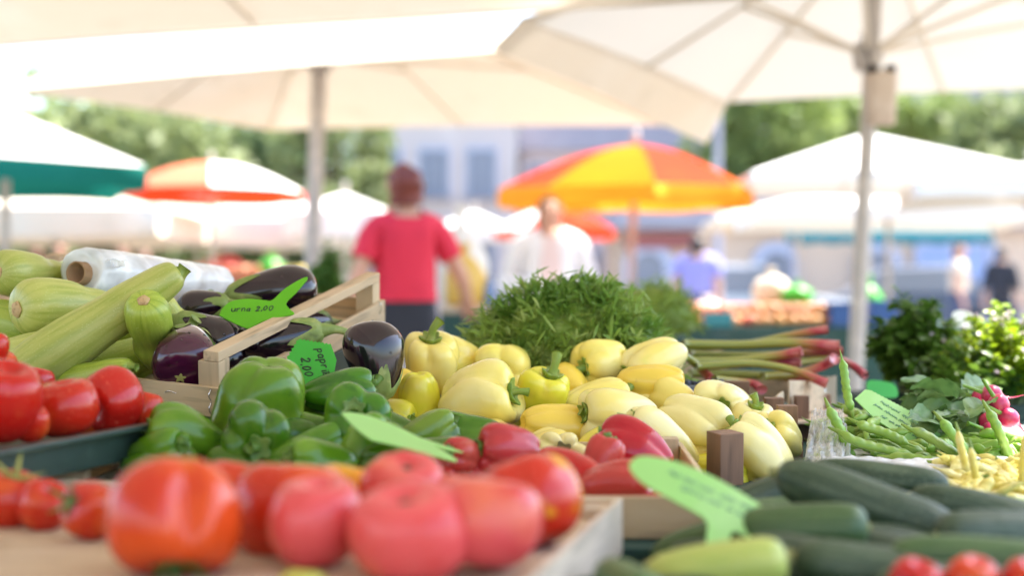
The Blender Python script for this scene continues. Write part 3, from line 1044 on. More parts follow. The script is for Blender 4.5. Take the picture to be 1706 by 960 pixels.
# ------------------------------------------------------------------ yellow peppers
GY = 'yellow peppers heaped in the brown crate'
YP = [
    # px, py, d, axis, R, L, mat, n, taper, lobe, stem length, stem bend, squash, label
    (716, 606, 2.13, (.05, .93, -.38), .043, .086, 'pep_yellow', 4, .25, .17, .034, .5, 1.0, 'upright yellow pepper with a tall curled green stem beside the single eggplant'),
    (768, 603, 2.22, (-.7, .25, -.6), .036, .080, 'pep_yellow', 4, .2, .15, .010, .3, 1.0, 'yellow pepper tucked behind the one with the tall curled stem'),
    (845, 616, 2.20, (-.25, -.05, -.95), .041, .085, 'pep_yellow', 4, .2, .18, .006, .2, 1.1, 'yellow pepper facing out with a short cut stem, below the tarragon edge'),
    (700, 666, 2.02, (.08, -.95, .25), .029, .080, 'pep_lime', 3, .15, .10, .015, .3, 1.0, 'small greenish yellow pepper standing with its smooth end up, no stem in view'),
    (798, 666, 2.00, (.93, .22, -.25), .047, .112, 'pep_yellow', 3, .25, .24, .030, .25, 1.05, 'big lumpy three-lobed yellow pepper with a grey-green stem pointing right'),
    (908, 660, 2.05, (.28, .90, -.30), .039, .072, 'pep_lime', 4, .35, .13, .036, .35, 1.0, 'squat lime yellow pepper with a thick upright green stem leaning right'),
    (952, 645, 2.17, (-.3, .3, .9), .030, .08, 'pep_deep', 3, .2, .13, .02, .4, 1.0, 'deep yellow pepper half hidden behind the lime one with the thick stem'),
    (921, 712, 1.95, (.93, -.12, .35), .034, .092, 'pep_deep', 4, .25, .10, .02, .4, 1.0, 'smooth deep yellow pepper with small scuffs, lying on its side low in the heap'),
    (930, 756, 1.80, (.12, .20, -.96), .030, .07, 'pep_pale', 5, .2, .20, .016, .3, 1.15, 'small pale yellow pepper facing out with a dark stem, just above the red peppers'),
    (1030, 694, 1.95, (-.93, .10, -.36), .036, .116, 'pep_pale', 4, .3, .13, .006, .2, 1.0, 'long pale yellow pepper with its green stem scar facing left'),
    (992, 664, 2.07, (.95, .20, .2), .027, .095, 'pep_yellow', 3, .3, .12, .02, .4, 1.0, 'yellow pepper whose back shows over the long pale one'),
    (1008, 608, 2.20, (-.80, -.10, -.42), .041, .074, 'pep_yellow', 4, .15, .16, .036, .25, .95, 'blocky yellow pepper against the tarragon with a thick green stem pointing left'),
    (1090, 602, 2.20, (-.80, -.32, -.46), .033, .115, 'pep_pale', 4, .25, .14, .006, .2, 1.0, 'long yellow pepper with three rounded ridges at the top of the heap by the tarragon'),
    (1086, 641, 2.12, (-.96, -.12, .2), .030, .106, 'pep_deep', 3, .35, .10, .02, .4, 1.0, 'smooth bright yellow pepper lying under the ridged one, dark speck at its tip'),
    (1127, 674, 2.08, (-.5, .2, .8), .033, .085, 'pep_yellow', 4, .3, .14, .02, .4, 1.0, 'yellow pepper wedged under the bright smooth one, mostly hidden'),
    (1215, 676, 2.06, (-.35, .05, -.92), .033, .10, 'pep_pale', 4, .2, .17, .008, .3, 1.3, 'broad pale yellow pepper with a ragged green calyx, next to the blueberries'),
    (1155, 714, 1.94, (.62, -.28, -.72), .042, .116, 'pep_pale', 4, .30, .14, .010, .3, 1.0, 'large pale yellow pepper with a green stem facing out, above the brown crate post'),
    (1101, 738, 1.82, (-.80, .60, -.15), .031, .112, 'pep_pale', 3, .40, .15, .024, .3, 1.0, 'pale pointed yellow pepper with a green stem, resting against the bright red pepper'),
    (1268, 760, 1.86, (-.62, .70, .15), .037, .116, 'pep_pale', 3, .32, .17, .02, .4, 1.0, 'large pale yellow pepper hanging over the brown crate corner by the dark zucchini'),
    (1296, 733, 1.97, (-.50, .45, -.70), .032, .08, 'pep_yellow', 4, .25, .15, .022, .5, 1.0, 'yellow pepper with a curved green stem beside the back crate post'),
    (1248, 712, 2.01, (.2, .85, -.3), .030, .07, 'pep_pale', 4, .2, .15, .022, .4, 1.0, 'yellow pepper behind the brown post with its stem pointing up'),
    (1012, 748, 1.86, (-.5, -.3, -.7), .030, .085, 'pep_lime', 4, .3, .13, .012, .3, 1.0, 'lime yellow pepper low between the bright red pepper and the scuffed yellow one'),
    (655, 668, 2.06, (-.3, -.6, .5), .036, .095, 'pep_deep', 3, .2, .10, .02, .4, 1.0, 'orange-yellow pepper hidden behind the single eggplant'),
]
for (px, py, d, ax, R, L, mt, n, tp, lb, sl_, sb, sq, lab) in YP:
    if L > .10:
        L, R, lb = L * .95, R * 1.05, lb + .07
    pepper(lab, P(px, py, d), AX(*ax), R, L, mt, n, tp, lb + .02, slen=max(sl_, .014), sbend=sb, squash=sq, group=GY, bend=rnd.uniform(-.25, .25), smat='pstem_dry' if 'dark stem' in lab else 'pstem',
           sr=.0062 if 'thick' in lab or 'tall' in lab else .0048)
for (px, py, d) in ((750, 712, 2.08), (850, 715, 2.08), (815, 690, 2.10), (880, 690, 2.13), (960, 690, 2.14), (1065, 675, 2.13), (985, 735, 2.0), (1065, 745, 1.98), (1150, 765, 1.93), (1195, 745, 2.02),
                    (690, 725, 2.05), (1230, 760, 1.95), (1200, 700, 2.14), (830, 745, 1.92), (900, 775, 1.86), (1010, 790, 1.82), (760, 745, 1.95), (1110, 800, 1.85), (1190, 800, 1.86), (1270, 800, 1.92), (1060, 780, 1.78), (632, 705, 1.98), (600, 722, 2.0), (645, 745, 1.96)):
    pepper('yellow pepper buried low in the heap, seen only through gaps between the others', P(px, py, d), AX(rnd.uniform(-1, 1), rnd.uniform(-.4, .4), rnd.uniform(-.3, .6)), .034, .095, rnd.choice(('pep_yellow', 'pep_deep', 'pep_lime', 'pep_yellow')), group=GY, slen=.015)

# ------------------------------------------------------------------ green peppers
GG = 'green peppers in the middle crate'
GP = [
    (430, 664, 1.74, (-.20, -.93, .25), .055, .098, 'pep_green_l', 4, .1, .20, .02, 1.0, 'largest green pepper, standing tall and blocky with deep grooves before the eggplant crate'),
    (565, 650, 1.80, (.92, .12, .25), .030, .088, 'pep_green', 3, .45, .13, .02, 1.0, 'green pepper on its side, below the green sign leaning on the crate'),
    (588, 700, 1.69, (.12, .40, -.90), .036, .075, 'pep_green', 4, .2, .20, .012, 1.1, 'dark green deeply lobed pepper behind the pale green sign'),
    (312, 733, 1.60, (-.88, .30, -.30), .031, .092, 'pep_green_l', 3, .55, .12, .016, 1.0, 'pointed green pepper lying at the corner of the tomato tray'),
    (258, 758, 1.57, (.8, .3, -.4), .025, .08, 'pep_green_l', 3, .4, .11, .012, 1.0, 'green pepper under the pointed one, with a withered yellow stem'),
    (428, 738, 1.60, (.20, -.05, -.95), .039, .075, 'pep_green', 4, .25, .22, .018, 1.2, 'green pepper with deep folds round its stem, in front of the largest one'),
    (520, 750, 1.65, (.8, .2, .4), .027, .08, 'pep_green', 3, .35, .12, .014, 1.0, 'small dark green pepper between the deeply folded ones'),
    (515, 716, 1.74, (-.9, .1, .2), .026, .085, 'pep_green', 3, .3, .14, .014, 1.0, 'dark green pepper lying on its side right of the largest one'),
    (610, 760, 1.58, (.40, .75, .35), .036, .085, 'pep_green_l', 4, .2, .14, .014, 1.0, 'rounded green pepper propping up the pale green sign'),
    (537, 774, 1.52, (-.8, .2, -.4), .027, .075, 'pep_green_l', 4, .3, .13, .014, 1.0, 'light green pepper showing its knobbly end above the orange tomato'),
    (776, 725, 1.75, (-.96, .02, .15), .028, .090, 'pep_green', 3, .3, .16, .016, 1.0, 'long flat green pepper lying below the lumpy yellow one'),
    (708, 732, 1.72, (.8, .4, .3), .027, .08, 'pep_green_l', 4, .3, .15, .016, 1.0, 'shiny green pepper behind the tail of the pale green sign'),
    (522, 690, 1.83, (-.8, -.1, .4), .028, .08, 'pep_green', 4, .3, .15, .016, 1.0, 'dark green pepper in the shade under the sideways one'),
    (655, 780, 1.56, (.8, -.2, .3), .030, .08, 'pep_green', 4, .3, .16, .016, 1.0, 'green pepper under the broad end of the pale green sign'),
]
for (px, py, d, ax, R, L, mt, n, tp, lb, sl_, sq, lab) in GP:
    pepper(lab, P(px, py, d), AX(*ax), R, L, mt, n, tp, lb, slen=sl_, sbend=.5, squash=sq, group=GG, bend=rnd.uniform(-.3, .3), smat='pstem_dk', name='green_pepper')
for (px, py, d) in ((330, 775, 1.62), (400, 790, 1.58), (470, 790, 1.58), (560, 800, 1.55), (620, 800, 1.6), (690, 790, 1.62), (480, 740, 1.72), (590, 740, 1.74), (650, 730, 1.76), (720, 770, 1.64), (270, 790, 1.56), (400, 740, 1.74)):
    pepper('green pepper low in the crate, seen only through gaps between the others', P(px, py, d), AX(rnd.uniform(-1, 1), rnd.uniform(-.3, .3), rnd.uniform(-.5, .5)), .031, .085, 'pep_green', group=GG, slen=.014, smat='pstem_dk', name='green_pepper')

# ------------------------------------------------------------------ red peppers
GR = 'red peppers beside the green ones'
RP = [
    (1056, 754, 1.70, (-.88, .38, .25), .0355, .094, 'pep_red', 3, .65, .11, .010, 'glossy bright red pepper lying pointed against the pale yellow one'),
    (846, 754, 1.58, (-.75, .10, -.3), .028, .07, 'pep_dull', 4, .3, .14, .012, 'dull salmon-red pepper, behind the streaked tomato'),
    (776, 760, 1.57, (-.5, .2, -.6), .020, .055, 'pep_dull', 4, .3, .14, .010, 'small faded red pepper at the tip of the pale green sign'),
    (948, 792, 1.55, (.62, -.45, -.60), .027, .085, 'pep_red', 3, .4, .12, .016, 'dark red pepper with a green stem facing down, under the small pale yellow one'),
    (1000, 776, 1.62, (.3, .8, .2), .022, .065, 'pep_dull', 4, .3, .12, .010, 'wrinkled pinkish red pepper beside the bright glossy one'),
    (1020, 806, 1.50, (.85, .2, -.3), .024, .080, 'pep_dull', 4, .3, .14, .012, 'pinkish red pepper resting on the crate end board'),
    (890, 800, 1.56, (-.8, -.2, .2), .027, .085, 'pep_red', 4, .3, .14, .012, 'red pepper behind the streaked tomato, its back in view'),
]
for (px, py, d, ax, R, L, mt, n, tp, lb, sl_, lab) in RP:
    pepper(lab, P(px, py, d), AX(*ax), R, L, mt, n, tp, lb, slen=sl_, sbend=.5, group=GR, bend=rnd.uniform(-.3, .3), smat='pstem_dk', name='red_pepper')
for (px, py, d) in ((800, 795, 1.58), (860, 800, 1.6), (940, 830, 1.54), (1000, 835, 1.54), (1062, 868, 1.52), (1100, 868, 1.58), (750, 800, 1.58)):
    pepper('red pepper low in the crate, seen only through gaps', P(px, py, d), AX(rnd.uniform(-1, 1), rnd.uniform(-.3, .3), rnd.uniform(-.5, .5)), .025, .075, 'pep_red', group=GR, slen=.012, smat='pstem_dk', name='red_pepper')

# ------------------------------------------------------------------ tomatoes in front
GT = 'large ripe tomatoes in the front crate'
T = [
    # px, py, d, axis, R, H, mat, ribs, amp, top, groove, squash, label
    (296, 862, 1.05, (.10, -.88, -.42), .050, .080, 'tom_orange', 4, .05, 'calyx', .32, 1.0, 'huge orange-red beefsteak tomato with a deep groove, stem side down on the cardboard'),
    (486, 852, 1.15, (.05, .90, .1), .050, .080, 'tom_orange', 6, .06, 'scar', 0, 1.0, 'broad orange-red tomato behind the pink ones, next to the huge beefsteak'),
    (531, 872, 1.08, (.10, .90, -.15), .0382, .064, 'tom_pink', 5, .03, 'none', 0, 1.0, 'smooth pink tomato in front of the broad orange-red one'),
    (682, 891, 1.04, (-.08, .95, -.28), .0432, .067, 'tom_pink', 5, .025, 'scar', 0, 1.0, 'nearest large pink tomato with its dark stem scar on top'),
    (674, 815, 1.20, (.12, .88, -.35), .0352, .054, 'tom_pink', 6, .05, 'scar', 0, 1.0, 'pink tomato set behind the nearest one, its stem scar facing up'),
    (812, 873, 1.06, (.15, .92, .1), .0388, .066, 'tom_pink', 5, .03, 'none', 0, 1.0, 'large pink tomato touching the nearest one and the streaked one'),
    (876, 842, 1.17, (-.30, .75, .25), .0465, .072, 'tom_stripe', 7, .07, 'none', 0, 1.0, 'red tomato streaked with orange and yellow against the crate side'),
    (153, 849, 1.20, (-.62, .35, -.68), .0245, .046, 'tom_red', 5, .04, 'calyx', 0, 1.0, 'small red tomato with a green calyx facing the next small one'),
    (71, 843, 1.25, (.4, .6, -.4), .0220, .042, 'tom_red', 5, .04, 'none', 0, 1.0, 'smallest red tomato between two small ones on the cardboard'),
    (18, 834, 1.28, (.25, .93, -.1), .0310, .046, 'tom_red', 5, .04, 'calyx', 0, 1.0, 'small red tomato cut by the edge, with a yellow dried calyx on top'),
    (578, 832, 1.26, (.2, .9, .2), .034, .056, 'tom_yellow', 5, .03, 'none', 0, 1.0, 'yellow-orange tomato peeking out between the pink and orange-red ones'),
    (400, 838, 1.22, (.2, .9, .2), .042, .065, 'tom_orange', 5, .05, 'none', 0, 1.0, 'orange-red tomato mostly hidden behind the huge beefsteak'),
    (505, 985, 1.0, (.1, .8, .2), .018, .028, 'tom_unripe', 5, .03, 'none', 0, 1.0, 'small yellow-green tomato in front of the pink ones'),
    (758, 850, 1.20, (.2, .9, .2), .030, .055, 'tom_pink', 5, .03, 'none', 0, 1.0, 'pink tomato hidden behind the two largest pink ones'),
]
for (px, py, d, ax, R, H, mt, ribs, amp, top, gr, sq, lab) in T:
    tomato(lab, P(px, py, d), AX(*ax), R, H, mt, ribs, amp, top, GT, sq, gr, cm='calyx_dry' if 'dried' in lab else 'calyx', csize=.85 if 'green calyx' in lab or 'dried' in lab else .5, roll=.6)
for px, py, lab in ((1525, 976, 'small red tomato resting on the dark zucchini, nearest the pale sign'), (1620, 972, 'middle one of three small red tomatoes on the dark zucchini'), (1712, 978, 'small red tomato on the dark zucchini, cut by the frame')):
    tomato(lab, P(px, py, 1.07), AX(.2, .9, -.3), .0202, .037, 'tom_red', 5, .03, 'none', 'small red tomatoes on the dark zucchini')

GL = 'red tomatoes in the dark green tray'
TL = [
    (0, 672, 1.45, (.3, .9, -.2), .042, .082, 'tom_red', 5, .04, 'none', 'biggest tomato in the tray, cut by the frame edge'),
    (50, 706, 1.47, (.3, .8, -.2), .019, .038, 'tom_red', 5, .04, 'none', 'small tomato squeezed at the tray lip below the biggest one'),
    (110, 680, 1.55, (-.1, .95, -.1), .0385, .060, 'tom_red', 5, .03, 'none', 'flat round red tomato in the middle of the tray'),
    (186, 667, 1.63, (-.45, -.25, -.85), .037, .066, 'tom_red', 5, .06, 'scar', 'red tomato turned so that its stem scar faces out, beside the crate slat'),
    (243, 685, 1.66, (.2, .9, .1), .021, .044, 'tom_red', 5, .04, 'none', 'small tomato at the far end of the tray by the crate'),
    (60, 642, 1.68, (.2, .9, .1), .022, .042, 'tom_red', 5, .04, 'none', 'tomato peeping over the others at the back of the tray'),
    (-16, 580, 1.62, (.2, .9, .1), .019, .04, 'tom_red', 5, .04, 'none', 'tomato topmost of its pile at the frame edge'),
    (-20, 620, 1.66, (.2, .9, .1), .034, .06, 'tom_red', 5, .04, 'none', 'tomato under the topmost one at the frame edge'),
    (150, 700, 1.64, (.2, .9, .1), .030, .05, 'tom_red', 5, .04, 'none', 'tomato behind and below the one showing its stem scar'),
]
for (px, py, d, ax, R, H, mt, ribs, amp, top, lab) in TL:
    tomato(lab, P(px, py, d), AX(*ax), R, H, mt, ribs, amp, top, GL)

# ------------------------------------------------------------------ pale zucchini
GZ = 'pale zucchini piled in the crate'
Z = [
    # px, py, d, axis (towards the stem), R, L, mat, neck, bend, label
    (50, 456, 2.10, (.34, .02, .94), .0345, .14, 'zuc', .5, .1, 'pale zucchini at the top of the pile, tan blossom end showing at the frame edge'),
    (112, 468, 2.22, (-.75, -.05, .66), .034, .19, 'zuc_g', .55, .1, 'greener zucchini lying behind, next to the plastic bag roll'),
    (106, 511, 2.0, (.64, .04, .77), .0425, .15, 'zuc', .5, .1, 'fat pale zucchini pointing its tan blossom end out, above the long one'),
    (158, 546, 1.90, (.80, .55, .22), .0365, .265, 'zuc', .70, -.10, 'longest pale zucchini lying across the pile towards the bag roll'),
    (254, 552, 1.92, (-.03, -.58, .81), .0305, .15, 'zuc_g', .86, .1, 'pale striped zucchini standing with its tan blossom end up by the eggplants'),
    (160, 626, 1.87, (.90, .22, -.36), .021, .115, 'zuc_g', .7, .1, 'small green zucchini with its cut stem end facing out at the crate slat'),
    (222, 600, 2.00, (.7, .3, .5), .034, .17, 'zuc_g', .6, .1, 'greener zucchini in the shade under the standing one'),
    (30, 592, 1.92, (-.9, -.1, .3), .030, .16, 'zuc', .6, .1, 'pale zucchini at the bottom of the pile above the tomatoes'),
    (0, 535, 2.02, (-.9, .2, .3), .034, .16, 'zuc_g', .6, .1, 'greener zucchini cut by the frame edge under the fat one'),
    (292, 528, 2.08, (-.45, .55, -.2), .017, .09, 'zuc', .8, .1, 'thin neck of a zucchini sticking out beside the bag roll'),
    (60, 620, 2.0, (.9, .1, .3), .034, .18, 'zuc_g', .6, .1, 'zucchini hidden at the bottom of the pile behind the crate slat'),
    (150, 560, 2.10, (.9, .2, .3), .036, .18, 'zuc_g', .6, .1, 'zucchini hidden in the middle of the pile under the longest one'),
]
for (px, py, d, ax, R, L, mt, nk, bd, lab) in Z:
    zucchini(lab, P(px, py, d), AX(*ax), R, L, mt, nk, bd, GZ, roll=PI / 2 if 'longest' in lab else None, slen=.010)

# ------------------------------------------------------------------ eggplants
GE = 'eggplants in and beside the pine crate'
E = [
    (452, 490, 2.22, (-.97, -.10, -.12), .039, .140, 'egg', .030, .5, 0, 'large eggplant at the top of the pile with its calyx to the left'),
    (340, 516, 2.15, (.90, .22, -.1), .029, .080, 'egg', .025, .5, 0, 'small dark eggplant beside the plastic bag roll'),
    (345, 556, 2.02, (-.75, .35, -.1), .033, .098, 'egg', .022, .3, 14, 'eggplant with water drops, between the two rounder ones'),
    (307, 594, 1.90, (-.1, .52, .85), .0455, .100, 'egg_p', .03, .5, 22, 'round purple eggplant at the crate corner with its blossom scar facing out'),
    (466, 566, 2.05, (.90, .20, .1), .037, .125, 'egg', .050, 1.0, 0, 'eggplant behind the crate rail with a long curled stem'),
    (622, 604, 1.95, (.16, -.95, -.28), .0425, .108, 'egg', .03, .8, 12, 'single eggplant standing on its calyx outside the crate, beside the yellow peppers'),
    (405, 590, 2.05, (.6, .3, .5), .036, .11, 'egg', .03, .5, 0, 'eggplant hidden under the others behind the crate corner post'),
    (500, 545, 2.22, (.7, .1, .6), .034, .11, 'egg', .03, .5, 0, 'eggplant at the back of the crate, under the largest one'),
    (410, 545, 2.18, (.6, .1, .7), .034, .11, 'egg', .03, .5, 0, 'eggplant under the bright green sign, hardly in view'),
]
for (px, py, d, ax, R, L, mt, sl_, cu, dr, lab) in E:
    eggplant(lab, P(px, py, d), AX(*ax), R, L, mt, sl_, cu, GE, drops=dr)

# ------------------------------------------------------------------ dark zucchini
GC = 'dark zucchini piled at the corner of the stall'
C_ = [
    (1441, 843, 1.33, (-.86, .30, .30), .0262, .170, 'cuc', .05, 'large grey-green zucchini on top of the dark pile, sloping down to the right'),
    (1462, 800, 1.50, (-.93, .08, .30), .0195, .145, 'cuc', .06, 'dark zucchini behind the large grey-green one, at the edge of the plastic sheet'),
    (1282, 828, 1.46, (.86, .25, .30), .020, .10, 'cuc', .05, 'dark zucchini wedged against the brown crate post'),
    (1338, 884, 1.25, (-.95, -.06, .25), .0225, .112, 'cuc_m', .05, 'blunt dark zucchini with a yellowish tip under the large grey-green one'),
    (1446, 930, 1.25, (-.80, .15, .50), .0265, .115, 'cuc', .05, 'dark zucchini low in the pile below the large grey-green one'),
    (1660, 862, 1.42, (-.95, .22, .25), .022, .17, 'cuc', .05, 'dark zucchini running under the wax beans to the frame edge'),
    (1672, 893, 1.24, (.95, -.05, .25), .0225, .13, 'cuc', .05, 'thick dark zucchini beside the three small tomatoes, at the frame edge'),
    (1190, 950, 1.12, (-.95, -.18, .18), .0215, .115, 'cuc_l', .03, 'light yellow-green zucchini lying below the foot of the pale sign'),
    (1345, 948, 1.18, (-.9, .1, .3), .0245, .12, 'cuc', .05, 'dark zucchini end next to the light yellow-green one'),
    (1645, 935, 1.14, (-.95, .05, .2), .018, .15, 'cuc_m', .05, 'mid green zucchini behind the three small tomatoes'),
    (1045, 975, 1.06, (-.3, .0, .95), .017, .09, 'cuc_m', .05, 'grey-green zucchini tip at the corner of the tomato crate'),
    (1195, 902, 1.32, (-.85, -.35, .25), .021, .13, 'cuc_m', .05, 'dark green zucchini under the pale sign'),
    (1300, 862, 1.40, (.95, .02, .3), .020, .13, 'cuc_m', .05, 'mid green zucchini whose back shows under the large grey-green one'),
]
for (px, py, d, ax, R, L, mt, bd, lab) in C_:
    zucchini(lab, P(px, py, d), AX(*ax), R, L, mt, .6, bd, GC, even=True, name='dark_zucchini', end='tip', slen=.008)
for (px, py, d) in ((1540, 925, 1.3), (1420, 905, 1.38), (1560, 890, 1.42), (1250, 950, 1.28), (1480, 960, 1.15), (1350, 990, 1.18), (1600, 985, 1.12), (1500, 990, 1.25), (1180, 990, 1.2), (1620, 920, 1.5), (1700, 960, 1.3), (1530, 1035, 1.07), (1660, 1035, 1.07), (1720, 1010, 1.14), (1060, 1010, 1.10)):
    zucchini('dark zucchini in the bottom layer of the pile, seen only through gaps', P(px, py, d), AX(-.9, rnd.uniform(-.1, .2), rnd.uniform(-.3, .5)), .023, .15, 'cuc', .6, .05, GC, even=True, name='dark_zucchini', end='tip', slen=.008)

# ------------------------------------------------------------------ roll of plastic bags
ra, rb = P(138, 456, 2.10), P(348, 474, 2.40)
rq = basis_quat(rb - ra, Vector((0, 0, 1)))
rl = (rb - ra).length
roll = root('plastic_bag_roll', 'roll of thin clear plastic bags on a cardboard core, lying on the zucchini', 'bag roll', ra, rq)
rs = np.random.RandomState(4)
ns, nr = 56, 40
V = []
for i in range(nr):
    t = i / (nr - 1)
    for j in range(ns):
        a = 2 * PI * j / ns
        r = .0385 * (1 - .10 * t)
        r += .0012 * math.sin(3 * a + 5 * t) + .0005 * math.sin(7 * a - 9 * t) + .0003 * math.sin(13 * a + 17 * t)
        up = max(0, math.sin(a + .25)) ** 3
        r += up * (.006 * math.exp(-((t - .22) / .09) ** 2) + .005 * math.exp(-((t - .64) / .05) ** 2) + .003 * math.sin(17 * t) ** 2)
        x = rl * (.0 + 1.06 * t) + (.006 * math.sin(2 * a) if i == 0 else 0) + .010 * math.sin(a) * t
        if i == nr - 1:
            r *= .72
        V.append((x, r * math.cos(a), r * math.sin(a)))
F = grid_faces(nr, ns)
V = np.array(V)
# rolled end with the spiral of film round the core
for k, (rr, xx) in enumerate(((.034, -.003), (.026, .001), (.0178, .0005))):
    V = np.concatenate([V, [(xx + .004 * math.sin(2 * 2 * PI * j / ns) * (k == 0), rr * math.cos(2 * PI * j / ns), rr * math.sin(2 * PI * j / ns)) for j in range(ns)]])
n0 = nr * ns
rings = [0, n0, n0 + ns, n0 + 2 * ns]
for a_, b_ in zip(rings, rings[1:]):
    F += [[a_ + j, a_ + (j + 1) % ns, b_ + (j + 1) % ns, b_ + j] for j in range(ns)]
F.append([(nr - 1) * ns + j for j in range(ns)])
add('bag_film', mk('film', V, F), roll, M['film'])
ri, ro = .0150, .0175
cv = []
for (x, r) in ((-.016, ro), (rl * .9, ro), (rl * .9, ri), (-.016, ri)):
    cv += [(x, r * math.cos(2 * PI * j / 32), r * math.sin(2 * PI * j / 32)) for j in range(32)]
cf = [[k * 32 + j, ((k + 1) % 4) * 32 + j, ((k + 1) % 4) * 32 + (j + 1) % 32, k * 32 + (j + 1) % 32] for k in range(4) for j in range(32)]
add('cardboard_core', mk('core', cv, cf), roll, M['core'])
fl = []
for i in range(9):
    for j in range(7):
        u, v = i / 8, j / 6
        fl.append((.004 + .030 * u * (1 - .85 * v) + .004 * math.sin(6 * v), .016 + .006 * math.sin(5 * u + 3 * v), .030 + .040 * v + .003 * math.sin(9 * u)))
ff = [[i * 7 + j, i * 7 + j + 1, (i + 1) * 7 + j + 1, (i + 1) * 7 + j] for i in range(8) for j in range(6)]
add('loose_flap', mk('flap', fl, ff), roll, M['film_clear'])

# ------------------------------------------------------------------ price signs
def sign(label, c, xdir, ydir, outline, mat, group='green plastic price signs', curve=0.0, name='price_sign', th=.0016):
    r = root(name, label, 'price sign', c, basis_quat(xdir, ydir), group)
    add('plate', tag_mesh(outline, th, curve), r, M[mat])
    return r


def leafsign(w, h, tail, tx_, tw, ang):
    """leaf-shaped plate with a long spike"""
    a = math.radians(ang)
    top = [(-.50 * w, -.05 * h), (-.46 * w, .18 * h), (-.34 * w, .40 * h), (-.12 * w, .46 * h), (.10 * w, .40 * h)]
    b0 = (tx_ * w - tw, .40 * h)
    tip = (tx_ * w + math.cos(a) * tail, .40 * h + math.sin(a) * tail)
    pts = top + [b0, ((b0[0] + tip[0]) / 2 - tw * .55, (b0[1] + tip[1]) / 2 + tw * .1), (tip[0] - tw * .35, tip[1]), (tip[0] + tw * .3, tip[1] - tw * .2),
                 ((b0[0] + tip[0]) / 2 + tw * .95, (b0[1] + tip[1]) / 2 - tw * .9), (tx_ * w + tw * 1.0, .30 * h), (.44 * w, .08 * h), (.5 * w, -.08 * h), (.34 * w, -.16 * h), (.12 * w, -.26 * h), (-.05 * w, -.45 * h), (-.12 * w, -.5 * h), (-.30 * w, -.32 * h)]
    return smooth_outline(pts, 90)


# bright sign on the eggplants
s1 = sign('bright green leaf-shaped sign with handwriting, stuck among the eggplants', P(428, 522, 2.03), (1, .12, .03), (-.05, .65, .62), leafsign(.105, .062, .058, .30, .010, 50), 'tag_bright')
t = add('writing', mk('writing', *hand_vf('urna 2,00', .0120, 3, .085)), s1, M['ink'])
t.location = (-.006, .003, .0017)
# green scalloped sign leaning on the crate
sc_out = [(-.030, -.042), (-.032, .005)] + serrate((-.032, .005), (-.012, .036), 6, .0022) + serrate((-.012, .036), (.030, .022), 9, .0022) + [(.034, .0), (.026, -.030), (.022, -.045)]
s2 = sign('green scalloped sign reading paprika, leaning between crate and peppers', P(517, 606, 1.84), (.98, .10, .12), (.12, .50, .86), sc_out, 'tag_green')
for tx_, xx, yy, sz in (('paprika', .017, -.006, .0155), ('2,00 e', -.004, -.014, .0165)):
    t = add('writing', mk('writing', *hand_vf(tx_, sz * .82, 5, .09)), s2, M['ink'])
    t.location = (xx - sz * .3, yy, .0017)
    t.rotation_euler = (0, 0, PI / 2 + PI + .12)
# pale sign over the green peppers (back side)
s3 = sign('pale green blank sign lying over the green peppers, spike to the right', P(664, 733, 1.50), (.90, -.28, -.335), (.30, .85, .05), leafsign(.138, .078, .036, .16, .010, 8), 'tag_pale', curve=.6)
# pale sign on the zucchini
def footsign():
    pts = [(-.073, .004), (-.066, .017), (-.040, .026), (-.008, .028), (.030, .024), (.060, .016), (.072, .004), (.071, -.010), (.056, -.018), (.030, -.017),
           (.026, -.026), (.027, -.046), (.022, -.055), (.013, -.054), (.008, -.036), (.003, -.020), (-.020, -.016), (-.052, -.012), (-.068, -.004)]
    return smooth_outline(pts, 90)
s4 = sign('pale green oval sign with faint handwriting, its foot standing in the zucchini', P(1180, 838, 1.26), (.88, -.10, -.40), (-.02, .62, .62), [(x_ * 1.06, y_ * 1.06) for x_, y_ in footsign()], 'tag_pale', curve=-.5)
for k, yy in enumerate((.013, .002)):
    o = add('writing', mk('writing', *scrawl_vf(.075 - .01 * k, .007, 9, 60 + k)), s4, M['ink_pale'])
    o.location = (-.004 + .01 * k, yy, .0012)
# serrated sign in the beans
s5o = [(-.070, -.012), (-.066, .018)] + serrate((-.060, .022), (.010, .030), 12, .0016) + serrate((.010, .030), (.062, .018), 9, .0016) + [(.072, .0), (.066, -.020), (.030, -.028), (-.030, -.026)]
s5 = sign('pale mint serrated sign with faint writing, lying on the green beans', P(1500, 703, 2.03), (.80, -.30, -.52), (.34, .74, .58), s5o, 'tag_pale')
for k, (yy, ww) in enumerate(((.013, .085), (.0, .095), (-.013, .06))):
    o = add('writing', mk('writing', *scrawl_vf(ww, .006, 9, 80 + k)), s5, M['ink_pale'])
    o.location = (.004, yy, .0017)

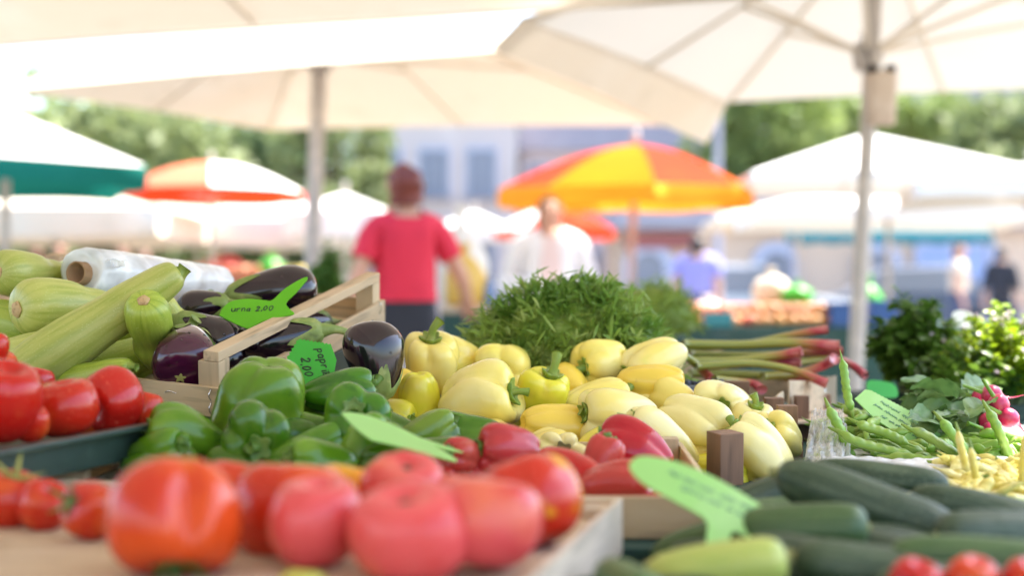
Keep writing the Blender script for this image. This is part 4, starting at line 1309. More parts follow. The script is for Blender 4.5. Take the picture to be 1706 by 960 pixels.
# ------------------------------------------------------------------ tarragon
def herb_mesh(seed, rx, ry, rz, nspr, leaf, lw, slen, drop=.25, spread=.55, nl=(11, 17)):
    rs = np.random.RandomState(seed)
    V, F = [], []

    def leafq(p, dirv, nrm, l, wd, curl):
        side = np.cross(dirv, nrm)
        side /= np.linalg.norm(side) + 1e-9
        n0 = len(V)
        for k, (t, ww) in enumerate(((0, .35), (.3, 1), (.65, .85))):
            c = p + dirv * l * t + np.array([0, 0, -1]) * curl * l * t * t
            V.append(c - side * wd * ww * .5)
            V.append(c + nrm * wd * -.12 * ww)
            V.append(c + side * wd * ww * .5)
        V.append(p + dirv * l + np.array([0, 0, -1]) * curl * l)
        for k in range(2):
            a, b = n0 + 3 * k, n0 + 3 * k + 3
            F.append([a, a + 1, b + 1, b]); F.append([a + 1, a + 2, b + 2, b + 1])
        F.append([n0 + 6, n0 + 7, n0 + 9]); F.append([n0 + 7, n0 + 8, n0 + 9])
    for s in range(nspr):
        a = rs.uniform(0, 2 * PI)
        zc = rs.uniform(-.05, 1) ** 1
        q = math.sqrt(max(0, 1 - min(1, zc) ** 2))
        out = np.array([math.cos(a) * q, math.sin(a) * q, zc])
        dep = rs.uniform(.80, 1.0)
        p0 = out * np.array([rx, ry, rz]) * dep * (1 + .10 * math.sin(3 * a + seed) * q)
        d = out * .75 + rs.normal(size=3) * spread + np.array([0, 0, .25])
        d /= np.linalg.norm(d)
        L = slen * rs.uniform(.7, 1.3)
        p0 = p0 - d * L * .55
        n_l = rs.randint(*nl)
        ph = rs.uniform(0, 6.28)
        for k in range(n_l):
            t = (k + .5) / n_l
            p = p0 + d * L * t + np.array([0, 0, -drop * L * t * t])
            ph += 2.4
            u = np.cross(d, [0.3, .2, 1]); u /= np.linalg.norm(u) + 1e-9
            v = np.cross(d, u)
            rad = math.cos(ph) * u + math.sin(ph) * v
            o = .45 + .5 * t
            ld = d * o + rad * (1.05 - .55 * t)
            ld /= np.linalg.norm(ld)
            nrm = np.cross(np.cross(ld, d) + 1e-6, ld)
            nrm /= np.linalg.norm(nrm) + 1e-9
            leafq(p, ld, nrm, leaf * rs.uniform(.7, 1.2) * (1 - .35 * t), lw * rs.uniform(.8, 1.25), rs.uniform(0, .35))
        n0 = len(V)
        for k in range(5):
            t = k / 4
            c = p0 + d * L * t + np.array([0, 0, -drop * L * t * t])
            for j in range(3):
                V.append(c + .0011 * (math.cos(2.1 * j) * u + math.sin(2.1 * j) * v))
        for k in range(4):
            for j in range(3):
                F.append([n0 + k * 3 + j, n0 + k * 3 + (j + 1) % 3, n0 + k * 3 + 3 + (j + 1) % 3, n0 + k * 3 + 3 + j])
    Rr, Z, PH = lathe([(0, .86), (.4, .78), (.7, .55), (.84, .2), (.84, -.1), (0, -.12)], 24, 14)
    cvv, cf = close(Rr, Z * rz, PH, Rr * rx * np.cos(PH), Rr * ry * np.sin(PH))
    n0 = len(V)
    return np.concatenate([np.array(V), cvv]), F + [[x + n0 for x in f] for f in cf]


tarr = add('tarragon_bunch', mk('tarragon', *herb_mesh(11, .178, .14, .168, 900, .042, .0043, .085, .45, .85)), None, M['herb'])
tarr.location = P(957, 622, 2.36)
tarr.scale = (.955,) * 3
tag(tarr, 'big rounded heap of fresh green tarragon behind the yellow peppers', 'herbs')
crate('pine crate holding the tarragon heap, behind the yellow peppers', Vector((-.10, 2.36, .80)), (1, 0, 0), (0, 1, 0), .40, .30, post=.10, rails=((.0, .04), (.05, .04)), top=False, group='wooden crates on the stall')
dill = add('dill_bunch', mk('dill', *herb_mesh(12, .10, .09, .10, 190, .030, .0022, .07)), None, M['dill'])
dill.location = P(1088, 545, 3.1)
tag(dill, 'lighter yellow-green bunch of dill standing behind the tarragon', 'herbs')
dc = crate('pine crate under the bunch of dill', Vector((.18, 2.98, .80)), (1, 0, 0), (0, 1, 0), .26, .24, post=.12, rails=((.0, .05), (.06, .05)), top=False, group='wooden crates on the stall')

# ------------------------------------------------------------------ rhubarb in a veneer basket, blueberries
RB = [
    # screen points left->right with depth, radius, mat, label
    ([(1140, 582), (1240, 574), (1310, 560), (1380, 549)], 2.62, .0085, 'rhub', 'uppermost rhubarb stalk, olive green and lifted at its pale end'),
    ([(1138, 574), (1230, 575), (1320, 572), (1398, 578)], 2.55, .0115, 'rhub', 'thick rhubarb stalk with a red blunt end under the uppermost one'),
    ([(1150, 590), (1240, 592), (1310, 590), (1404, 585)], 2.58, .0085, 'rhub', 'green rhubarb stalk ending orange-red beside the white pole'),
    ([(1150, 602), (1220, 601), (1280, 595), (1336, 586)], 2.47, .0095, 'rhub', 'rhubarb stalk with a flared pink cut end in mid bunch'),
    ([(1170, 612), (1230, 607), (1280, 604), (1334, 603)], 2.49, .0100, 'rhub_r', 'rhubarb stalk with a dark red foot below the flared pink one'),
    ([(1160, 611), (1250, 606), (1320, 617), (1378, 640)], 2.40, .0088, 'rhub', 'rhubarb stalk bending down over the basket rim, red at its tip'),
    ([(1270, 628), (1330, 622), (1370, 610), (1390, 598)], 2.46, .0105, 'rhub_r', 'short stout rhubarb stalk, crimson underneath, behind the upright bean'),
    ([(1330, 604), (1390, 598), (1420, 609), (1442, 627)], 2.55, .0090, 'rhub_r', 'crimson rhubarb stalk hanging out past the basket, wet at its tip'),
    ([(1130, 587), (1150, 600), (1170, 617), (1186, 634)], 2.40, .0085, 'rhub', 'pale green rhubarb stalk slanting down to the blueberries'),
    ([(1190, 632), (1230, 636), (1255, 640), (1270, 650)], 2.36, .0090, 'rhub_r', 'low rhubarb stalk with a red end behind the small brown board'),
    ([(1150, 622), (1230, 624), (1300, 628), (1350, 630)], 2.56, .0105, 'rhub', 'green rhubarb stalk at the bottom of the bunch'),
]
for pts, d, r, mt, lab in RB:
    W3 = [np.array(P(px, py, d + .02 * math.sin(i))) for i, (px, py) in enumerate(pts)]
    c0 = W3[0].copy()
    V, F = tube([p - c0 for p in W3], [r * 1.0, r * .95, r * 1.05, r * 1.3], 14, 30, (.75, 1.15))
    rs = np.random.RandomState(len(lab))
    o = add('rhubarb_stalk', mk('stalk', V, F), None, M[mt])
    a = o.data.attributes.new('along', 'FLOAT', 'POINT')
    a.data.foreach_set('value', np.repeat(np.linspace(0, 1, 30), 14))
    o.location = c0
    tag(o, lab, 'rhubarb', 'rhubarb stalks in the veneer basket')

bk = root('veneer_basket', 'shallow basket of bent pale veneer holding the rhubarb', 'basket', P(1300, 690, 2.45))


def ribbon(name, parent, ptsw, z0, z1, th, mat):
    """bent veneer band: plan curve ptsw [(x, y, dz)], from z0 to z1"""
    C = crom(np.array(ptsw), 40)
    T = np.gradient(C, axis=0)
    nn = np.stack([-T[:, 1], T[:, 0], 0 * T[:, 0]], 1)
    nn /= np.linalg.norm(nn, axis=1)[:, None]
    V = []
    for k in range(40):
        for (s, z) in ((-.5, z0), (.5, z0), (.5, z1), (-.5, z1)):
            p = C[k] + nn[k] * th * s
            V.append((p[0], p[1], z + C[k][2]))
    F = [[4 * i + j, 4 * i + (j + 1) % 4, 4 * i + 4 + (j + 1) % 4, 4 * i + 4 + j] for i in range(39) for j in range(4)]
    F += [[0, 3, 2, 1], [156, 157, 158, 159]]
    return add(name, mk(name, V, F, False), parent, mat)


o0 = np.array(bk.location)
pA, pB, pC, pD = [np.array(P(*q)) - o0 for q in ((1150, 640, 2.34), (1262, 672, 2.24), (1318, 636, 2.33), (1392, 628, 2.62))]
ribbon('veneer_band', bk, [pA, pB, pC * .5 + pB * .5 + np.array([0.012, -.008, .002])], -.055, .0, .003, M['veneer'])
ribbon('veneer_band', bk, [pC + np.array([-.004, 0, 0]), (pC + pD) / 2 + np.array([.004, -.004, -.004]), pD], -.05, .002, .003, M['veneer'])
ribbon('veneer_band', bk, [pD, pD + np.array([-.2, .06, 0]), pA + np.array([0, .30, 0]), pA], -.05, .0, .003, M['veneer'])
board('basket_floor', bk, M['veneer'], (.34, .26, .004), tuple((pA + pB + pC + pD) / 4 + np.array([0, .02, -.052])), Quaternion((0, 0, 1), .35))
for q in ((1335, 695, 2.33), (1372, 690, 2.52), (1240, 700, 2.30)):
    p = P(*q)
    h = p.z + .035 - .80
    board('corner_post', bk, M['brownw'], (h, .022, .022), tuple(np.array((p.x, p.y, .80 + h / 2)) - o0), Quaternion((0, 1, 0), PI / 2))
for pq in ((1372, 648, 2.43),):
    staple(bk, [tuple(np.array(P(1372, 645, 2.45)) - o0 + np.array([0, -.004, .01])), tuple(np.array(P(1373, 655, 2.45)) - o0 + np.array([0, -.009, 0])), tuple(np.array(P(1372, 665, 2.45)) - o0 + np.array([0, -.004, -.01]))])

pn = root('blueberry_punnet', 'clear plastic punnet heaped with dark blueberries, beside the yellow peppers', 'punnet', P(1172, 655, 2.30))
Rr, Z, PH = lathe([(0, -.012), (.8, -.012), (.95, .0), (1, .013), (1.06, .014), (1.06, .012), (.98, .011), (.92, .0), (.78, -.009), (0, -.009)], 40, 30)
pw_ = (np.abs(np.cos(PH)) ** 6 + np.abs(np.sin(PH)) ** 6) ** (-1 / 6)
V, F = close(Rr, Z, PH, Rr * .040 * np.cos(PH) * pw_, Rr * .036 * np.sin(PH) * pw_)
add('punnet_shell', mk('shell', V, F), pn, M['punnet'])
rs = np.random.RandomState(3)
bv = disc_vf(.0058, 0, .0050, 12)
for k in range(44):
    b = add('blueberry', bpy.data.meshes['blueberry'] if 'blueberry' in bpy.data.meshes else mk('blueberry', *bv), pn, M['blue'])
    b.location = (rs.uniform(-.032, .032), rs.uniform(-.030, .028), .002 + .006 * (k % 3) + rs.uniform(0, .002))
    b.rotation_euler = rs.uniform(0, 3, 3)
bb = board('wooden_block', None, M['brownw'], (.040, .016, .030), P(1227, 651, 2.26), Quaternion((0, 0, 1), -.1))
tag(bb, 'small brown board end beside the blueberry punnet', 'board')

# ------------------------------------------------------------------ green beans, plastic bag and sheet
def pod_vf(seed, L, w, curve):
    rs = np.random.RandomState(seed)
    n = 40
    k = 7
    t = np.linspace(0, 1, n)
    C = np.stack([(t - .5) * L, curve * L * (4 * (t - .5) ** 2 - 1) * .5 + .02 * L * np.sin(t * 9 + seed), .02 * L * np.sin(t * 5 + seed)], 1)
    env = np.clip(np.minimum(t / .10, (1 - t) / .12), 0.03, 1) ** .7
    bump = 1 + .10 * np.cos(t * 2 * PI * k) * (env > .9)
    V = []
    for i in range(n):
        for j in range(12):
            a = 2 * PI * j / 12
            V.append(C[i] + np.array([0, math.cos(a) * w * .5 * env[i] * (.96 + .04 * bump[i]), math.sin(a) * w * .34 * env[i] * bump[i]]))
    F = grid_faces(n, 12)
    F += [list(range(12)), [(n - 1) * 12 + j for j in range(12)][::-1]]
    tail = tube([C[-1] - np.array([.002, 0, 0]), C[-1] + np.array([.006, .001, 0]), C[-1] + np.array([.013, .005, 0])], [w * .10, w * .06, .0003], 6, 8)
    return join([(np.array(V), F), tail]), C[0]


PODS = []
for k in range(8):
    vf, c0 = pod_vf(k, .070 + .009 * (k % 4), .0165 + .0012 * (k % 3), (.05, .12, -.10, .2, -.04, .08, .15, -.16)[k])
    cap = tube([c0 + np.array([.004, 0, 0]), c0 + np.array([-.003, 0, 0]), c0 + np.array([-.012, .002, 0])], [.0032, .0026, .0013], 7, 8)
    PODS.append((mk('pod', *vf), mk('cap', *cap)))


def bean(name, label, loc, q, k, mat, group, scale=1.0):
    r = root(name, label, 'bean', loc, q, group)
    a, b = PODS[k % 8]
    a2 = add('pod', a if not a.materials or a.materials[0] == M[mat] else a.copy(), r)
    if a2.data.materials:
        a2.data.materials[0] = M[mat]
    else:
        a2.data.materials.append(M[mat])
    b2 = add('stem_cap', b, r, M['pstem'])
    r.scale = (scale,) * 3
    return r


GBn = 'green bean pods in the pile'
rs = np.random.RandomState(21)
first = {}
for k in range(78):
    px = rs.uniform(1385, 1712)
    u = rs.uniform(0, 1) * (1 if px < 1590 else .4)
    d = 1.88 + .30 * u
    py = 772 - 62 * u - rs.uniform(0, 12) - 26 * math.exp(-((px - 1430) / 60) ** 2) * rs.uniform(0, 1)
    yaw = rs.uniform(0, 2 * PI)
    q = Quaternion((0, 0, 1), yaw) @ Quaternion((0, 1, 0), rs.uniform(-.35, .35)) @ Quaternion((1, 0, 0), rs.uniform(-1.2, 1.2))
    bean('green_bean', 'green bean pod lying in the loose pile on the plastic sheet', P(px, py, d), q, k, 'bean', GBn)
for px, py, d, xd, k, lab in (
        (1410, 642, 1.98, (-.18, .10, .97), 0, 'green bean pod standing upright against the rhubarb basket'),
        (1668, 728, 1.86, (.50, .1, -.86), 1, 'green bean pod propped up steeply beside the radishes'),
        (1606, 745, 1.84, (.62, -.1, -.70), 2, 'green bean pod slanting down over the plastic sheet edge'),
        (1470, 722, 1.90, (.88, -.2, -.40), 4, 'long green bean pod sloping below the mint sign'),
        (1458, 740, 1.86, (.9, -.1, -.30), 3, 'fat curved green bean pod at the front of the pile'),
        (1402, 725, 1.90, (.3, -.3, -.85), 5, 'green bean pod hanging into the clear plastic bag'),
        (1540, 765, 1.82, (.99, -.1, -.05), 6, 'straight pale green bean pod along the front of the pile'),
        (1575, 748, 1.86, (.86, -.1, -.45), 7, 'green bean pod crossing the straight pale one')):
    q = basis_quat(Vector(xd), Vector((.1, 1, .3)))
    bean('green_bean', lab, P(px, py, d), q, k, 'bean', GBn, 1.06)
GWx = 'pale yellow wax beans'
rs = np.random.RandomState(5)
for k in range(64):
    px = rs.uniform(1585, 1740)
    u = rs.uniform(0, 1)
    d = 1.56 + .22 * u
    py = 836 - 62 * u
    q = Quaternion((0, 0, 1), rs.uniform(0, 2 * PI)) @ Quaternion((0, 1, 0), rs.uniform(-.7, .3))
    bean('wax_bean', 'pale yellow wax bean in the loose heap beside the dark zucchini', P(px, py, d), q, k, 'bean_y', GWx, .85)
for px, py, d, xd, lab in ((1607, 768, 1.70, (.25, .1, -.95), 'yellow wax bean standing upright out of the heap'), (1628, 800, 1.62, (.2, 0, -.95), 'short yellow wax bean standing upright in front of the taller one'), (1703, 778, 1.66, (-.1, 0, -.97), 'yellow wax bean standing upright at the frame edge')):
    bean('wax_bean', lab, P(px, py, d), basis_quat(Vector(xd), Vector((.1, 1, .3))), 3, 'bean_y', GWx, .8)


def crumple(name, label, cat, corners, nu, nv, amp, freq, mat, seed, fold=None):
    """soft film sheet through four world corners (a, b, c, d round), crumpled"""
    rs = np.random.RandomState(seed)
    a, b, c, d = [np.array(p) for p in corners]
    ks = [(rs.normal(size=2) * freq, rs.uniform(0, 6.28), rs.uniform(.4, 1)) for _ in range(9)]
    V = []
    for i in range(nu):
        for j in range(nv):
            u, v = i / (nu - 1), j / (nv - 1)
            p = (a * (1 - u) + b * u) * (1 - v) + (d * (1 - u) + c * u) * v
            h = sum(w_ * abs(math.sin(k_[0] * u * 3 + k_[1] * v * 3 + f_)) for k_, f_, w_ in ks) / 4
            p = p + np.array([.2, -.35, 1]) * amp * (h - .8)
            if fold:
                p = p + np.array(fold(u, v))
            V.append(p)
    F = [[i * nv + j, i * nv + j + 1, (i + 1) * nv + j + 1, (i + 1) * nv + j] for i in range(nu - 1) for j in range(nv - 1)]
    V = np.array(V)
    o_ = V.mean(0)
    o = add(name, mk(name, V - o_, F), None, mat)
    o.location = o_
    return tag(o, label, cat)


crumple('plastic_sheet', 'crumpled white plastic sheet spread under the green beans', 'plastic sheet', [P(1340, 800, 1.72), P(1760, 838, 1.66), P(1790, 716, 2.3), P(1370, 712, 2.3)], 70, 60, .012, 5, M['sheet'], 3)
crumple('plastic_bag', 'clear crumpled plastic bag beside the brown crate post', 'plastic bag', [P(1338, 775, 1.84), P(1420, 772, 1.84), P(1402, 690, 2.0), P(1352, 686, 2.02)], 46, 50, .016, 8, M['film_clear'], 8, fold=lambda u, v: (0, -.012 * math.sin(PI * u), .004 * math.sin(9 * PI * u) * (1 - v)))
crumple('plastic_sheet', 'folded front edge of white plastic lying along the beans', 'plastic sheet', [P(1345, 790, 1.76), P(1730, 800, 1.74), P(1730, 764, 1.82), P(1400, 764, 1.84)], 70, 30, .007, 9, M['sheet'], 14, fold=lambda u, v: (0, 0, .006 * math.sin(PI * v)))

# ------------------------------------------------------------------ radishes
rdc = P(1652, 698, 2.06)
rd = root('radish_bunch', 'bunch of pink radishes with broad green leaves, lying behind the beans', 'radishes', rdc)
for k, (px, py, d, ax, R) in enumerate(((1652, 658, 2.22, (-.95, .25, .1), .0135), (1664, 674, 2.18, (-.55, .80, -.1), .0135), (1680, 697, 2.17, (-.8, .5, -.1), .0135), (1646, 703, 2.2, (-.8, -.1, .2), .0125), (1650, 720, 2.14, (-.8, .3, -.2), .0125), (1630, 663, 2.26, (-.9, .2, .2), .010))):
    R *= 1.08
    c = P(px, py, d - .13) - rdc
    Rr, Z, PH = lathe([(0, .95), (.3, .97), (.7, .8), (.97, .3), (1, -.1), (.85, -.6), (.45, -.98), (.18, -1.35), (.09, -1.9), (.05, -2.8), (0, -3.4)], 26, 34)
    V, F = close(Rr, Z * R, PH, Rr * R * np.cos(PH) + .25 * R * np.clip(-Z - 1, 0, 9) ** 1.6, Rr * R * np.sin(PH))
    o = add('root', mk('radish', V, F), rd, M['rad'])
    o.rotation_mode = 'QUATERNION'
    o.rotation_quaternion = quat_axis(AX(*ax), k * 1.3)
    o.location = c
    sv = tube([(0, 0, R * .9), (.001, 0, R * 1.6), (.003, 0, R * 3)], [.0035, .0028, .0025], 8, 8)
    add('leaf_stalk', mk('stalk', *sv), o, M['bean'])


def broadleaf(l, w_, seed):
    rs = np.random.RandomState(seed)
    V = []
    nu, nv = 14, 9
    for i in range(nu):
        t = i / (nu - 1)
        ww = w_ * (math.sin(PI * min(1, t * .9 + .08)) ** .7) * (1 + .16 * math.sin(t * 22 + seed))
        for j in range(nv):
            s = j / (nv - 1) * 2 - 1
            V.append((t * l, s * ww * .5, -.35 * l * t * t + abs(s) * .22 * ww + .06 * w_ * math.sin(9 * t + 3 * s + seed) + .04 * w_ * math.sin(17 * t - 5 * s)))
    F = [[i * nv + j, i * nv + j + 1, (i + 1) * nv + j + 1, (i + 1) * nv + j] for i in range(nu - 1) for j in range(nv - 1)]
    return np.array(V), F


rs = np.random.RandomState(17)
lv = []
for k in range(30):
    px, py, d = rs.uniform(1510, 1630), rs.uniform(655, 715), rs.uniform(2.02, 2.25)
    c = np.array(P(px, py, d) - rdc)
    V, F = broadleaf(rs.uniform(.06, .11), rs.uniform(.032, .05), k)
    q = Quaternion((0, 0, 1), PI + rs.uniform(-1.2, 1.2)) @ Quaternion((0, 1, 0), rs.uniform(-.7, .35)) @ Quaternion((1, 0, 0), rs.uniform(-.9, .9))
    lv.append((np.array([list(q @ Vector(v)) for v in V]) + c + np.array([.03, 0, 0]), F))
for k in range(9):
    a = np.array(P(rs.uniform(1625, 1640), rs.uniform(668, 715), 2.07) - rdc)
    b = np.array(P(rs.uniform(1530, 1590), rs.uniform(660, 715), rs.uniform(2.1, 2.28)) - rdc)
    lv.append(tube([a, (a + b) / 2 + np.array([0, 0, .012]), b], [.0032, .0030, .0015], 7, 12))
lo = add('leaves', mk('radish_leaves', *join(lv)), rd, M['rad_leaf'])

# ------------------------------------------------------------------ potted herbs at the corner
def leafy(name, label, c, rx, ry, rz, n, l, w_, mat, seed, fl=0, boxmat='gplastic'):
    rs = np.random.RandomState(seed)
    r = root(name, label, 'herbs', c)
    parts, stems, flo = [], [], []
    base = np.array([[0, 0, 0], [.3, -.5, .08], [.3, .5, .08], [.3, 0, -.02], [.7, -.42, .05], [.7, .42, .05], [.7, 0, -.05], [1, 0, -.15]])
    bf = [[0, 3, 1], [0, 2, 3], [1, 3, 6, 4], [3, 2, 5, 6], [4, 6, 7], [6, 5, 7]]
    nst = max(10, n // 26)
    for s in range(nst):
        a = rs.uniform(0, 2 * PI)
        q = math.sqrt(rs.uniform(0, 1))
        tip = np.array([rx * q * math.cos(a), ry * q * math.sin(a), rz * (1.05 - .55 * q * q) * rs.uniform(.75, 1.12)])
        b0 = np.array([rx * .35 * q * math.cos(a), ry * .35 * q * math.sin(a), 0])
        mid = (b0 + tip) / 2 + np.array([0, 0, .15 * rz])
        stems.append(tube([b0, mid, tip], [.0022, .0017, .0008], 4, 6))
        for k in range(26):
            t = .22 + .78 * (k + rs.uniform(0, 1)) / 26
            p = (1 - t) ** 2 * b0 + 2 * t * (1 - t) * mid + t * t * tip
            yaw, pit = rs.uniform(0, 2 * PI), rs.uniform(-.5, .9)
            sz = l * rs.uniform(.6, 1.2)
            qn = Quaternion((0, 0, 1), yaw) @ Quaternion((0, 1, 0), -pit) @ Quaternion((1, 0, 0), rs.uniform(-.8, .8))
            mt_ = np.array(qn.to_matrix())
            v = base * np.array([sz, sz * w_, sz])
            parts.append((v @ mt_.T + p, bf))
        if rs.uniform() < fl:
            for k in range(7):
                qn = Quaternion((0, 0, 1), rs.uniform(0, 6.28)) @ Quaternion((0, 1, 0), rs.uniform(-1, .3))
                flo.append(((base * np.array([.009, .006, .01])) @ np.array(qn.to_matrix()).T + tip, bf))
    add('foliage', mk('foliage', *join(parts)), r, M[mat])
    add('stems', mk('stems', *join(stems)), r, M['twig'])
    if flo:
        add('blossom', mk('blossom', *join(flo)), r, M['flower'])
    return r


leafy('herb_pot', 'dark green bushy herb with a few pale flowers, next to the white pole', P(1528, 655, 2.85), .098, .09, .180, 2100, .028, .62, 'bush', 31, .25)
leafy('herb_pot', 'sunlit yellow-green herb with tiny lilac flowers, behind the radishes', P(1672, 672, 2.72), .128, .12, .165, 3400, .019, .66, 'bush_l', 32, .5)
leafy('herb_pot', 'dark leafy herb in the shade behind the radish bunch', P(1604, 690, 2.66), .11, .08, .125, 1500, .024, .6, 'bush', 33, 0)
for q, lab in (((1520, 690, 2.85), 'black plastic box under the dark bushy herb'), ((1690, 705, 2.76), 'black plastic box under the sunlit herb')):
    p = P(*q)
    h = p.z + .04 - .80
    bx = root('herb_box', lab, 'box', (p.x, p.y, .80), None, 'black boxes under the herbs')
    for (sz, lc, qq) in (((.21, .006, h), (0, -.10, h / 2), 0), ((.21, .006, h), (0, .10, h / 2), 0), ((.194, .006, h), (-.102, 0, h / 2), PI / 2), ((.194, .006, h), (.102, 0, h / 2), PI / 2)):
        board('box_wall', bx, M['gplastic'], sz, lc, Quaternion((0, 0, 1), qq))
    board('box_floor', bx, M['gplastic'], (.19, .19, .006), (0, 0, .004))
    sv, sf = disc_vf(.088, h - .02, .006, 24)
    add('soil', mk('soil', sv, sf), bx, M['bark'])
s6 = sign('bright green sign standing in the shade before the dark bushy herb', P(1468, 648, 2.55), (.9, .3, -.12), (.0, .3, .95), smooth_outline([(-.03, -.014), (-.028, .010), (0, .014), (.028, .010), (.032, -.012), (.0, -.016)], 40), 'tag_green')
s7 = sign('white sign standing between the two herb bushes', P(1608, 532, 2.9), (.95, .2, -.08), (.05, .3, .95), smooth_outline([(-.030, -.018), (-.028, .010), (-.008, .018), (.016, .012), (.032, -.012), (.0, -.018)], 40), 'canvas_w')

# ------------------------------------------------------------------ umbrellas
def umbrella(label, corners, apex, pole_foot, mats, name='market_umbrella', hub=None, sag=.06, sub=10, nrad=10, dome=0.0, valance=.0, vmat=None, pole_r=.028, pole_mat='polew', ribs=True, group='market umbrellas', panel=None, vfall=(0, 0), struts=True, ribmat='ribw'):
    apex = Vector(apex)
    foot = Vector(pole_foot)
    r = root(name, label, 'umbrella', foot, None, group)
    K = [Vector(c) - foot for c in corners]
    A = apex - foot
    n = len(K)
    V, F, mi = [], [], []
    edge = []
    for i in range(n):
        a, b = K[i], K[(i + 1) % n]
        base = len(V)
        for u in range(nrad + 1):
            t = u / nrad
            for v in range(sub + 1):
                s = v / sub
                e = a.lerp(b, s)
                p = A.lerp(e, t)
                p = p.copy()
                p.z += dome * math.sin(PI * t * .5) * (1 - t) * 2.2 - sag * 4 * s * (1 - s) * t * (1 - t) * 1.2
                inw = 4 * s * (1 - s) * sag * .55 * t ** 4
                p += (A - e).normalized() * inw
                V.append(tuple(p))
                if u == nrad:
                    edge.append(p)
        for u in range(nrad):
            for v in range(sub):
                F.append([base + u * (sub + 1) + v, base + (u + 1) * (sub + 1) + v, base + (u + 1) * (sub + 1) + v + 1, base + u * (sub + 1) + v + 1])
                mi.append((panel[i] if panel else 0))
    me = mk('canopy', np.array(V), F, True, mi)
    o = add('canopy', me, r)
    for m in mats:
        me.materials.append(M[m])
    if valance:
        V, F = [], []
        for k, p in enumerate(edge):
            out = Vector((p.x - A.x, p.y - A.y, 0)).normalized()
            V += [tuple(p + out * .002), tuple(p + out * .012 + Vector((0, 0, -valance * .5))), tuple(p + out * (.004 + .008 * math.sin(k * 1.3)) + Vector((0, 0, -valance * (1 + .06 * math.sin(k * .9)))))]
        m_ = len(edge)
        for k in range(m_):
            q = (k + 1) % m_
            for j in (0, 1):
                F.append([k * 3 + j, k * 3 + j + 1, q * 3 + j + 1, q * 3 + j])
        add('valance', mk('valance', V, F), r, M[vmat or mats[0]])
    top = A + Vector((0, 0, .04))
    add('pole', mk('pole', *tube([(0, 0, 0), tuple(A * .5), tuple(top)], pole_r, 16, 8)), r, M[pole_mat])
    add('finial', mk('finial', *tube([tuple(A + Vector((0, 0, .03))), tuple(A + Vector((0, 0, .07))), tuple(A + Vector((0, 0, .12)))], [pole_r * .9, pole_r * 1.3, pole_r * .3], 14, 10)), r, M[pole_mat])
    bv, bf = lathe_plain([(0, .05), (.05, .05), (.06, .03), (.28, .02), (.30, 0), (0, 0)], 28)
    add('base_plate', mk('base', bv, bf), r, M['metal'])
    if ribs:
        ends = []
        for i in range(n):
            ends.append(K[i])
            if n == 4:
                ends.append((K[i] + K[(i + 1) % n]) / 2)
        H = (hub - foot) if hub is not None else A * .86
        for e in ends:
            d = Vector((0, 0, -.018))
            mid = (A + e) / 2 + Vector((0, 0, dome * .75))
            rb = add('rib', mk('rib', *tube([tuple(A + d), tuple(mid + d), tuple(A.lerp(e, .97) + d)], .010 if n == 4 else .006, 6, 8, (1, .7))), r, M[ribmat])
            if struts:
                add('strut', mk('strut', *tube([tuple(H), tuple((H + A.lerp(e, .55)) / 2), tuple(A.lerp(e, .55) + d + Vector((0, 0, dome * .7)))], .010 if n == 4 else .005, 6, 6)), r, M[ribmat])
        add('runner_hub', mk('hub', *tube([tuple(H - Vector((0, 0, .06))), tuple(H), tuple(H + Vector((0, 0, .05)))], [pole_r * 1.6, pole_r * 2.0, pole_r * 1.6], 14, 8)), r, M[pole_mat])
    return r


def lathe_plain(prof, ns):
    Rr = np.array([p[0] for p in prof])
    Z = np.array([p[1] for p in prof])
    PH = np.linspace(0, 2 * PI, ns, endpoint=False)
    R2, P2 = np.meshgrid(Rr, PH, indexing='ij')
    Z2, _ = np.meshgrid(Z, PH, indexing='ij')
    return close(R2, Z2, P2)


GUM = 'big cream umbrellas over the stalls'
# nearest: over this stall, only its far edge in view
umbrella('nearest cream umbrella, its far edge spanning the very top of the view', [(-3.7, 6.5, 2.07), (1.75, 4.62, 2.07), (.20, -3.4, 2.02), (-3.9, -2.7, 2.02)], (-1.7, 3.0, 2.75), (-1.75, 3.0, 0), ['canvas'], hub=Vector((-1.7, 3.0, 2.25)), sag=.05, group=GUM, pole_r=.035, valance=.02)  # unseen near side stretched behind the camera to cut frontal sky light
# middle
umbrella('cream umbrella behind the nearest one, its pole left of the woman in red', [(-2.72, 7.55, 2.10), (-1.62, 9.45, 2.10), (1.02, 9.0, 2.08), (.16, 6.3, 2.12)], (-1.04, 7.8, 2.72), (-1.11, 7.6, 0), ['canvas'], hub=Vector((-1.05, 7.75, 2.30)), sag=.05, group=GUM, pole_r=.042, valance=.0)
# right
u3 = umbrella('cream umbrella with spread struts on the right-hand pole, a paper bag hanging under it', [(.02, 5.0, 2.0), (1.08, 7.15, 1.985), (3.1, 6.55, 1.99), (2.0, 3.7, 2.0)], (1.42, 5.5, 2.5), (1.24, 5.3, 0), ['canvas_w'], hub=Vector((1.375, 5.5, 1.95)), sag=.04, group=GUM, pole_r=.030)
# its turned-down side flap
fp = [Vector((.02, 5.0, 2.0)), Vector((1.08, 7.15, 1.985))]
fV, fF = [], []
ft = Vector(u3.location)
for i in range(24):
    t = i / 23
    p = fp[0].lerp(fp[1], t) - ft
    an_ = Vector((1.42, 5.5, 2.5)) - ft - p
    p = p + an_.normalized() * (4 * t * (1 - t) * .04 * .55 + .012)
    for j in range(8):
        s = j / 7
        fV.append((p.x - .10 * s - .03 * math.sin(3 * t) * s, p.y + .02 * math.sin(11 * t) * s + .03 * s, p.z - .004 - (.10 + .11 * t) * s))
fF = [[i * 8 + j, i * 8 + j + 1, (i + 1) * 8 + j + 1, (i + 1) * 8 + j] for i in range(23) for j in range(7)]
add('side_flap', mk('flap', fV, fF), u3, M['canvas'])
